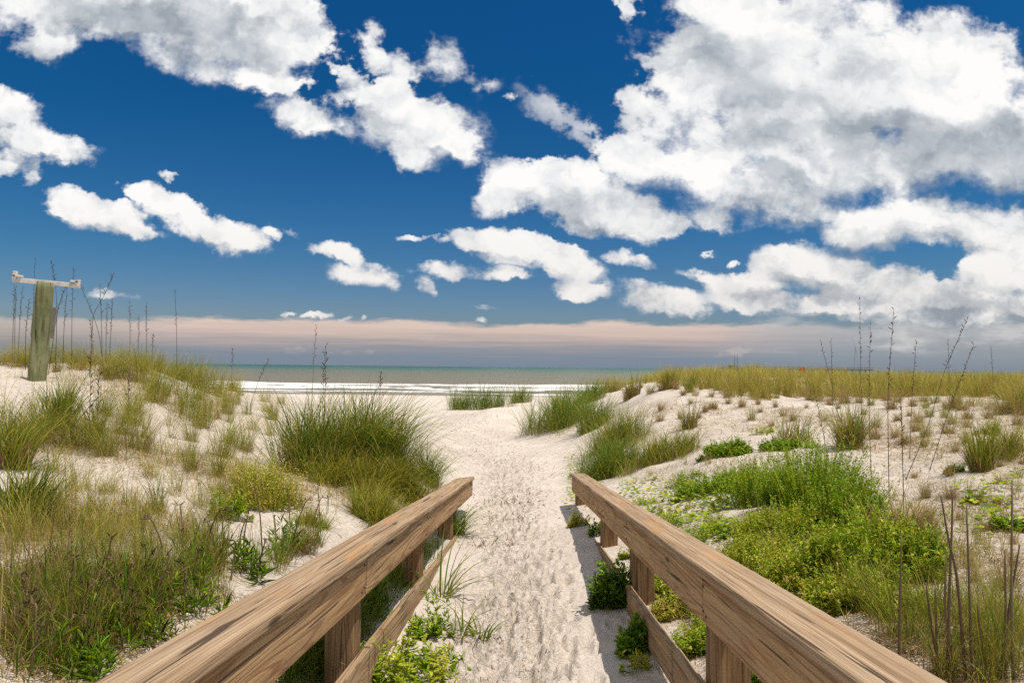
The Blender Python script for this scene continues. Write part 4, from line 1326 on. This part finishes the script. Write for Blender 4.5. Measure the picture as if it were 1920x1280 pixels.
shrub(1855, 812, 26, 14, "tiny green mat under the field edge, highest of the mats", 46, 14, .04, .02, .2, .08, **MAT)
shrub(1520, 838, 24, 10, "tiny yellow green mat above the big thicket", 40, 12, .034, .017, .4, .1, **MAT)
shrub(1830, 940, 40, 12, "sparse pale green mat on twiggy sand in shade of dead grass", 36, 10, .036, .018, .4, .1, **MAT)
# shaded weeds on the path side of the shaded railing
shrub(1150, 1135, 56, 58, "dark green weed in the railing's shadow, larger of the two on the path", 150, 22, .060, .024, .10, .08, name="shade_weed", cat="weed", up=.6)
shrub(1196, 1222, 50, 46, "leafy weed at the foot of the shaded railing, nearer and smaller than its neighbour", 90, 20, .060, .026, .16, .09, name="shade_weed", cat="weed", up=.6)
shrub(1128, 1000, 44, 20, "dark little weed in the shadow under the far post of the shaded railing", 60, 12, .045, .020, .14, .08, name="shade_weed", cat="weed")
shrub(1085, 985, 30, 24, "yellowing weed on the path by the shaded railing", 50, 14, .040, .018, .58, .10, name="shade_weed", cat="weed")
shrub(1190, 1255, 44, 34, "thin reddish stemmed weed by the shaded lower board", 16, 10, .05, .012, .5, .14, name="shade_weed", cat="weed")
shrub(1112, 940, 26, 30, "little leafy weed in the shadow near the tip of the shaded railing", 50, 12, .04, .018, .2, .1, name="shade_weed", cat="weed")
# left of the path
e, p, h, rx = shrub(498, 945, 112, 76, "round airy shrub full of tiny yellow flowers on open sand", 420, 9, .022, .008, .55, .16, name="flowering_shrub", ragged=.2)
lv, st = shrub_parts(RS, rx * 1.02, rx * .74, h * 1.12, 520, 12, .020, .015, .80, .05, origin=p, ragged=.2)
obj("flowers", plant_mesh("flowers", lv, m_leaf), e)
shrub(428, 972, 66, 44, "small bright green forked shrub on open sand by the flowering one", 46, 22, .045, .018, .36, .08, name="dune_shrub")
shrub(770, 1272, 150, 56, "bright green leafy weed spilling from the sunlit lower board onto the path", 62, 20, .058, .019, .42, .10, name="path_weed", cat="weed", spread=1.1, up=.35)
shrub(800, 1200, 66, 34, "small green leafy weed on the path between the big one and the arching grass", 40, 18, .050, .019, .28, .09, name="path_weed", cat="weed", spread=.9)
shrub(835, 1255, 50, 34, "trailing weed with reddish runners on the open path sand", 14, 16, .046, .018, .30, .1, name="path_weed", cat="weed", spread=1.2)
shrub(818, 1172, 44, 70, "tall leafy green weed growing on the path through the lower board", 7, 16, .060, .016, .30, .09, name="path_weed", cat="weed", spread=.2)
for px, py, hp, lab, rx_ in ((862, 1192, 74, "arching broad grass on the path with a reddish base and long shadow", 4.0), (830, 1120, 105, "tall bending grass stems on the path beside the sunlit lower board", 1.2),
                             (905, 1195, 50, "small arching grass at the seaward foot of the broad one on the path", 3.0)):
    p, h = sized(px, py, hp)
    v = blades(RS, 22, h * 1.35, .05, .22, .12, .55, 1.35, .016, wind=(.18, -.05))
    v2 = blades(RS, 6, h * .8, .05, .88, .08, .8, 1.0, .008)
    clump(p, lab, (v, v2), "path_grass", "grass")
for i, (px, py, w, h, lab) in enumerate((
        (250, 1215, 120, 70, "dark green leafy weed under the brown stalks, lowest in the railing thicket"), (360, 1140, 110, 60, "green leafy weed midway along the railing thicket"),
        (455, 1075, 90, 52, "fresh green weed at the upper part of the railing thicket"), (150, 1265, 110, 60, "dark weed in the bottom of the railing thicket by bare sand"),
        (540, 1035, 60, 42, "small green weed at the top end of the railing thicket"), (690, 1150, 60, 46, "dark green weed showing between two posts of the sunlit railing"),
        (620, 1255, 80, 60, "dark green weed under the sunlit railing below its nearest visible post"))):
    shrub(px, py, w, h, lab, 22, 8, .100, .011, .14, .12, name="thicket_weed", cat="weed", up=.95, spread=.35)


# ------------------------------------------------------------------ stalks
def rod(path, r0, r1, n=5):
    vs, fs = tube(path, np.linspace(r0, r1, len(path)), n, True)
    return vs, fs


def stalk(name, base, tops, label, group, cat, r0=.005, head=None, tone=.35, mat=None):
    """a bare stem through points (world), spikelets hanging along its last part"""
    b = Vector(base)
    pts = [Vector((0, 0, -.06))] + [Vector(t) - b for t in tops]
    fine = []
    for i in range(len(pts) - 1):
        for k in range(4):
            fine.append(pts[i].lerp(pts[i + 1], k / 4))
    fine.append(pts[-1])
    sm = [fine[0]] + [(fine[i - 1] + fine[i] * 2 + fine[i + 1]) / 4 for i in range(1, len(fine) - 1)] + [fine[-1]]
    vs, fs = rod(sm, r0, r0 * .45)
    me = pymesh("stem", vs, fs, m_stalk)
    at_ = me.attributes.new("tint", 'FLOAT_VECTOR', 'POINT')
    at_.data.foreach_set("vector", np.tile(np.array([tone, .5, random.random()], dtype=np.float32), (len(vs), 1)).ravel())
    e = empty(name, tuple(b))
    obj("stem", me, e)
    if head:
        n_, ln, wd = head
        top, prev = sm[-1], sm[-5]
        t = np.linspace(0, 1, n_)
        B = np.array(prev)[None] * (1 - t)[:, None] + np.array(top)[None] * t[:, None]
        az = RS.uniform(0, 6.28, n_)
        el = RS.uniform(.5, 1.3, n_)
        D = np.stack([np.cos(az) * np.cos(el), np.sin(az) * np.cos(el), np.sin(el)], 1)
        lv = leaflets(B, D, np.full(n_, ln) * RS.uniform(.6, 1.2, n_), np.full(n_, wd), RS.uniform(.55, 1.0, n_), RS.uniform(0, 1, n_), RS)
        obj("seed_head", plant_mesh("seed_head", lv, m_stalk), e)
    tag(e, label, cat, group)


LEFT_STALKS = [  # photo pixels from base to tip, distance
    ([(22, 690), (25, 600), (28, 537)], 11), ([(27, 690), (28, 600), (30, 540)], 11.2), ([(33, 690), (37, 600), (42, 541)], 11), ([(48, 690), (48, 620), (55, 563)], 10.6),
    ([(104, 700), (107, 580), (104, 530), (96, 490)], 10.6), ([(92, 630), (108, 580), (122, 538)], 10.2), ([(118, 690), (120, 610), (126, 545)], 11), ([(134, 700), (135, 580), (138, 503)], 11),
    ([(195, 690), (187, 630), (174, 588), (151, 535)], 11.2), ([(167, 730), (172, 640), (174, 590), (195, 555), (214, 513)], 10.4), ([(192, 700), (190, 600), (188, 536)], 11.4), ([(204, 690), (208, 620), (211, 562)], 11.6),
    ([(198, 700), (199, 630), (201, 568)], 11.6), ([(243, 690), (244, 620), (243, 566)], 12), ([(258, 690), (260, 640), (261, 594)], 12.2), ([(274, 700), (275, 620), (275, 567)], 12),
    ([(332, 700), (331, 610), (328, 543)], 12.6), ([(286, 690), (286, 650), (287, 628)], 12.6), ([(180, 700), (172, 640), (170, 600)], 11.2), ([(62, 690), (60, 640), (66, 480)], 11.8),
]
for i, (pp, d) in enumerate(LEFT_STALKS):
    P_ = [at(x, y, d) for x, y in pp]
    P_[0][2] = ground_z(P_[0][0], P_[0][1])[0]
    stalk("sea_oat_stalk", P_[0], P_[1:], "thin dark bare sea oat stalk rising from the dune crest near the green post", "bare stalks on the crest by the post", "grass stalk", .0050, (20, .055, .010), .9)
for pp, d, lab in (([(584, 760), (588, 680), (593, 612)], 11.5, "bare stalk above the tall dark green clump, leaning towards the surf"), ([(604, 800), (606, 720), (611, 648)], 9.6, "dark stalk with seeds above the tall dark green clump"),
                   ([(609, 800), (610, 720), (612, 662)], 9.9, "short dark stalk close beside the seeded one above the tall clump"), ([(433, 720), (435, 690), (437, 655)], 14, "green stalk in the brow grass before the sea"),
                   ([(470, 752), (484, 715), (503, 675)], 12.5, "stout leaning green stalk with a thick seed head before the sea"), ([(710, 745), (713, 725), (714, 700)], 10.5, "short seeded stalk on top of the arching green dome"),
                   ([(165, 960), (167, 820), (172, 640)], 6.6, "long thin stalk crossing the white slope below the post"), ([(183, 900), (184, 780), (186, 690)], 7.2, "thin stalk beside the long one on the white slope"),
                   ([(236, 840), (240, 760), (243, 690)], 8.0, "thin pale stalk in the middle of the white slope")):
    P_ = [at(x, y, d) for x, y in pp]
    P_[0][2] = ground_z(P_[0][0], P_[0][1])[0]
    stalk("sea_oat_stalk", P_[0], P_[1:], lab, None, "grass stalk", .0045, (16, .07, .016), .55)
for pp, lab in (([(1618, 850), (1614, 720), (1612, 562)], "straight dark stalk standing clear of the pale blue sky above the field"), ([(1667, 930), (1664, 740), (1676, 580)], "tallest dark stalk above the field, thick and nearly upright"),
                ([(1693, 900), (1740, 800), (1772, 690), (1814, 598)], "long stalk slanting steeply over the field"), ([(1634, 900), (1629, 760), (1632, 608)], "thin stalk between the straight one and the tallest one"),
                ([(1580, 810), (1560, 720), (1538, 640)], "stalk leaning towards the sea over the field"), ([(1562, 780), (1560, 700), (1558, 636)], "short upright stalk at the leaning one's side"),
                ([(1740, 880), (1782, 760), (1826, 646)], "second slanting stalk over the field, shorter and paler"), ([(1705, 860), (1710, 740), (1718, 640)], "thin stalk between the tallest and the slanting one"),
                ([(1612, 700), (1606, 660), (1598, 633)], "faint short stalk on the field behind the straight one"), ([(1600, 720), (1602, 680), (1604, 650)], "fainter stalk low on the field beside the straight one"),
                ([(1780, 760), (1779, 690), (1778, 640)], "short stalk behind the long slanting one"), ([(1862, 740), (1861, 690), (1858, 650)], "small stalk over the field near the edge of view"),
                ([(1695, 960), (1692, 850), (1690, 760)], "brown stalk before the dead grass heap"), ([(1560, 890), (1545, 820), (1532, 755)], "bent dry stalk rising from the fan of pale blades")):
    g = ground_px(*pp[0])[0]
    P_ = [g] + [at(x, y, g[1]) for x, y in pp[1:]]
    stalk("sea_oat_stalk", P_[0], P_[1:], lab, None, "grass stalk", .0042, (18, .05, .012), .85)
NEAR = [([(1684, 1235), (1688, 1100), (1690, 1000)], "dark smooth dry stem, first from the shrubs"), ([(1812, 1285), (1795, 1080), (1778, 1010), (1764, 928)], "dry brown stem bending over at its top"),
        ([(1775, 1285), (1780, 1100), (1785, 985), (1786, 918)], "thin upright stem crossing the bending one"), ([(1822, 1290), (1818, 1120), (1812, 948)], "thick straight brown dry stem with a blunt top"),
        ([(1900, 1290), (1896, 1100), (1898, 900)], "tallest dry brown stem at the edge of view"), ([(1882, 1290), (1886, 1150), (1884, 1030)], "dry stem close beside the tallest one"),
        ([(1876, 1290), (1890, 1150), (1912, 1020)], "dry stem slanting out of view by the tallest one"), ([(1758, 1290), (1755, 1190), (1753, 1086)], "short cut off dry stem among the reeds"),
        ([(1770, 1290), (1745, 1170), (1736, 1092)], "short crooked dry stem with a nodding tip"), ([(1850, 1290), (1838, 1190), (1832, 1130)], "low dry stem between the straight one and the tallest"),
        ([(1793, 1290), (1770, 1150), (1774, 1040)], "slender dry stem behind the bending one")]
for pp, lab in NEAR:
    g = ground_px(min(pp[0][0], 1915), min(pp[0][1], 1275))[0]
    P_ = [g] + [at(x, y, g[1]) for x, y in pp[1:]]
    stalk("dry_stem", P_[0], P_[1:], lab, None, "dry stem", .0066, None, .55)
# brown withered stalks with curled heads in the thicket left of the sunlit railing
spots, rr = scatter([(60, 1130), (300, 1075), (560, 985), (640, 970), (540, 1060), (330, 1170), (120, 1270), (0, 1280), (0, 1180)], 52, 24, 900)
for x, y in spots:
    g, h = sized(x, y, rr.uniform(65, 130))
    b = Vector(g)
    lean = rr.uniform(-.35, .35)
    tops = [b + Vector((lean * h * .3, rr.uniform(-.1, .1) * h, h * .55)), b + Vector((lean * h * .8, rr.uniform(-.1, .1) * h, h * .95)), b + Vector((lean * h * 1.2 + rr.uniform(-.12, .12) * h, 0, h * .93))]
    stalk("withered_stalk", b, tops, "withered brown stalk with a curled head in the thicket along the sunlit railing", "withered stalks in the railing thicket", "dry stalk", .0056, (4, .040, .011), .62)

# ------------------------------------------------------------------ what nobody could count
RF = np.random.default_rng(900)


def project(p):
    v = (np.asarray(p) - np.array(EYE)[None]) @ CR
    return 960 + FPX * v[:, 0] / -v[:, 2], 640 - FPX * v[:, 1] / -v[:, 2]


def stuff(name, parts, mat, label):
    o = obj(name, plant_mesh(name, join(*parts), mat))
    tag(o, label, None, None, "stuff")
    return o


def field_blades(cs, n, h, tone, tsd, tilt, arch, w0, r0=.12, hmin=.4, wind=(0, 0)):
    """blades around many world spots (x, y, relative height), their feet on the ground"""
    v, q, a = blades(RF, n, h, r0, tone, tsd, tilt, arch, w0, centres=cs, wind=wind, hmin=hmin)
    c = v.reshape(n, 12, 3)
    c[:, :, 2] += ground_z(c[:, 0, 0], c[:, 0, 1])[:, None]
    return c.reshape(-1, 3), q, a


def front(px):
    return np.interp(px, [1090, 1200, 1330, 1450, 1600, 1750, 1990], [716, 720, 730, 743, 752, 757, 774])


def field_spots(n, y0, y1, pad=0.0):
    out = []
    while len(out) < n:
        px = RF.uniform(1085, 2010, 4000)
        Yd = np.exp(RF.uniform(math.log(y0), math.log(y1), 4000))
        X = (px - 960) / FPX * Yd
        z = ground_z(X, Yd)
        qx, qy = project(np.stack([X, Yd, z], 1))
        keep = (qy < front(qx) + pad + 34 * fbm(X * .9, Yd * .5, 3, 43)) & (fbm(X * .55, Yd * .4, 3, 41) > -.02 - .008 * Yd)
        for x, y in zip(X[keep], Yd[keep]):
            out.append((x, y, RF.uniform(.7, 1.1)))
    return out[:n]


F1, F2, F3 = field_spots(420, 9.5, 20), field_spots(650, 16, 34), field_spots(700, 30, 58)
stuff("dune_grass", [field_blades(F1, 17000, .62, .50, .17, .26, .8, .009, .10), field_blades(F1, 9000, .36, .84, .12, .45, .9, .009, .12),
                     field_blades(F2, 19000, .70, .51, .15, .24, .8, .014, .14), field_blades(F2, 5000, .34, .78, .12, .45, .9, .014, .14),
                     field_blades(F3, 15000, .80, .47, .12, .24, .8, .024, .2)], m_grass, "golden green grass field covering the far dunes up to the skyline")


def pix_spots(n, poly, seed, gate=None, freq=.9):
    spots, k = [], 0
    rr_ = np.random.default_rng(seed)
    pl = np.array(poly)
    while len(spots) < n and k < 40:
        k += 1
        xs, ys = rr_.uniform(pl[:, 0].min(), pl[:, 0].max(), 700), rr_.uniform(pl[:, 1].min(), pl[:, 1].max(), 700)
        ok = [i for i in range(700) if inside(poly, xs[i], ys[i])]
        g = ground_px(xs[ok], ys[ok])
        if gate is not None:
            g = g[fbm(g[:, 0] * freq, g[:, 1] * freq, 3, seed) > gate]
        spots += [(a[0], a[1], rr_.uniform(.6, 1.15)) for a in g]
    return spots[:n]


LP = [(0, 700), (330, 705), (560, 770), (540, 880), (700, 900), (820, 900), (700, 985), (560, 985), (300, 1000), (0, 1010)]
LA = pix_spots(800, LP, 51, .05, .7)
LB = pix_spots(300, [(0, 1080), (300, 1040), (560, 970), (640, 950), (620, 1000), (400, 1130), (100, 1280), (0, 1280)], 52, -.02, 1.4)
LCc = pix_spots(260, [(560, 1210), (640, 1140), (740, 1075), (830, 1010), (820, 1035), (720, 1140), (600, 1280), (500, 1280)], 53)
RAa = pix_spots(500, [(1180, 880), (1300, 850), (1480, 840), (1760, 900), (1920, 930), (1920, 1280), (1790, 1280), (1480, 1060), (1300, 960)], 54, -.05)
RBb = pix_spots(700, [(1190, 985), (1270, 1010), (1500, 1180), (1560, 1280), (1470, 1280), (1300, 1170), (1200, 1040)], 55)
SL = pix_spots(260, [(1180, 760), (1330, 750), (1560, 765), (1920, 785), (1920, 890), (1700, 870), (1480, 830), (1250, 820)], 56, -.05)
stuff("sparse_grass", [field_blades(LA, 2200, .34, .42, .22, .40, .9, .0058, .16), field_blades(LA, 5000, .22, .80, .10, .7, 1.2, .0045, .20),
                       field_blades(LB, 1500, .34, .28, .20, .38, 1.0, .0070, .12), field_blades(LB, 500, .40, .95, .08, .14, .35, .0060, .10, .5), field_blades(LB, 900, .24, .80, .10, .6, 1.1, .0050, .16),
                       field_blades(LCc, 3600, .26, .16, .12, .35, 1.0, .0080, .08), field_blades(RAa, 3600, .18, .45, .2, .5, .9, .0060, .14), field_blades(RAa, 4200, .15, .90, .08, .8, 1.1, .0050, .18),
                       field_blades(RBb, 9000, .20, .42, .2, .6, 1.2, .0070, .08), field_blades(RBb, 5000, .14, .92, .08, .8, 1.2, .0060, .10), field_blades(SL, 1500, .20, .66, .2, .5, .8, .0070, .08)],
      m_grass, "thin loose grass scattered between the tufts on both dunes")


def lying(spots, n, l0, l1, w, t0, t1, zoff=.006, sprd=.22):
    cs = np.array(spots)
    k = RF.integers(0, len(cs), n)
    x, y = cs[k, 0] + RF.normal(0, sprd, n), cs[k, 1] + RF.normal(0, sprd, n)
    a = RF.uniform(0, 2 * np.pi, n)
    ln = RF.uniform(l0, l1, n)
    s = np.linspace(-.5, .5, 4)
    bend = RF.normal(0, .25, n)
    P_ = np.empty((n, 4, 3))
    P_[..., 0] = x[:, None] + ln[:, None] * (s[None] * np.cos(a)[:, None] - bend[:, None] * s[None] ** 2 * np.sin(a)[:, None])
    P_[..., 1] = y[:, None] + ln[:, None] * (s[None] * np.sin(a)[:, None] + bend[:, None] * s[None] ** 2 * np.cos(a)[:, None])
    P_[..., 2] = ground_z(P_[..., 0].ravel(), P_[..., 1].ravel()).reshape(n, 4) + zoff + np.abs(RF.normal(0, .010, (n, 1)))
    return strips(P_, RF.uniform(.5, 1.3, n) * w, RF.uniform(t0, t1, n), RF)


stuff("straw_litter", [lying(LA, 7000, .05, .22, .0050, .62, 1.0), lying(LB, 1800, .05, .20, .0060, .7, 1.0), lying(RAa, 6500, .04, .18, .0060, .8, 1.0), lying(SL, 5200, .05, .24, .007, .7, 1.0), lying(RBb, 1500, .04, .12, .005, .7, 1.0)],
      m_grass, "dry straw and twigs lying loose on the dune sand")
ny = 7000
yy_ = np.exp(RF.uniform(math.log(2.4), math.log(34), ny))
mm_, hh_ = path_mid(yy_)
PS = [(a, b, 1) for a, b in zip(mm_ + hh_ * np.clip(RF.normal(.05, .55, ny), -1.5, 1.5), yy_) if fbm(a * 2.2, b * 2.2, 3, 77) > .02]  # spots for dark plant bits, partly painting in small shadows of the trodden sand
stuff("path_debris_shade", [lying([q for q in PS if q[1] < 7], 1500, .005, .020, .007, .95, 1.0, .003, .14), lying([q for q in PS if q[1] >= 7], 3200, .012, .048, .012, .97, 1.0, .003, .16), lying(PS, 150, .06, .20, .005, .8, 1.0)], m_grass, "dark flecks of dry seaweed and twigs on the path, some standing in for small shadows")

# creeping round leaved runners on the open sand
SP = pix_spots(210, [(1150, 905), (1240, 890), (1350, 930), (1360, 1000), (1300, 1000), (1200, 960)], 61) + pix_spots(50, [(1060, 850), (1080, 850), (1078, 950), (1092, 985), (1066, 930)], 62) + \
    pix_spots(60, [(985, 800), (1090, 790), (1110, 812), (1040, 815)], 63) + pix_spots(60, [(1780, 900), (1920, 880), (1920, 1010), (1800, 1000)], 64) + pix_spots(40, [(1300, 960), (1420, 1000), (1360, 1010)], 65)
cs = np.array(SP)
n = len(cs) * 3
k = np.repeat(np.arange(len(cs)), 3)
bx, by = cs[k, 0] + RF.normal(0, .06, n), cs[k, 1] + RF.normal(0, .06, n)
hz = RF.uniform(.02, .08, n)
gz_ = ground_z(bx, by)
rad = RF.uniform(.014, .026, n)
an = np.linspace(0, 2 * np.pi, 9)[:-1]
tl = RF.normal(0, .3, (n, 2))
V = np.stack([bx[:, None] + rad[:, None] * np.cos(an), by[:, None] + rad[:, None] * np.sin(an),
              (gz_ + hz)[:, None] + rad[:, None] * (np.cos(an) * tl[:, :1] + np.sin(an) * tl[:, 1:])], -1)
V = np.concatenate([V, np.stack([bx, by, gz_ + hz - rad * .2], -1)[:, None]], 1)
i = np.arange(n) * 9
Q = np.concatenate([np.stack([i + 8, i + j, i + (j + 1), i + (j + 2) % 8], 1) for j in (0, 2, 4, 6)])
A = np.empty((n, 9, 3))
A[..., 0] = np.clip(RF.normal(.40, .16, n), 0, .8)[:, None]
A[..., 1] = .5
A[..., 2] = RF.uniform(0, 1, n)[:, None]
st_ = np.stack([np.stack([bx, by, gz_ - .01], 1), np.stack([bx + .003, by, gz_ + hz * .5], 1), np.stack([bx, by, gz_ + hz - rad * .2], 1)], 1)
stuff("creeping_pennywort", [(V.reshape(-1, 3), Q, A.reshape(-1, 3)), strips(st_, np.full(n, .003), np.full(n, .45), RF)], m_leaf, "small round leaved creeper dotting the sand by the shaded railing")
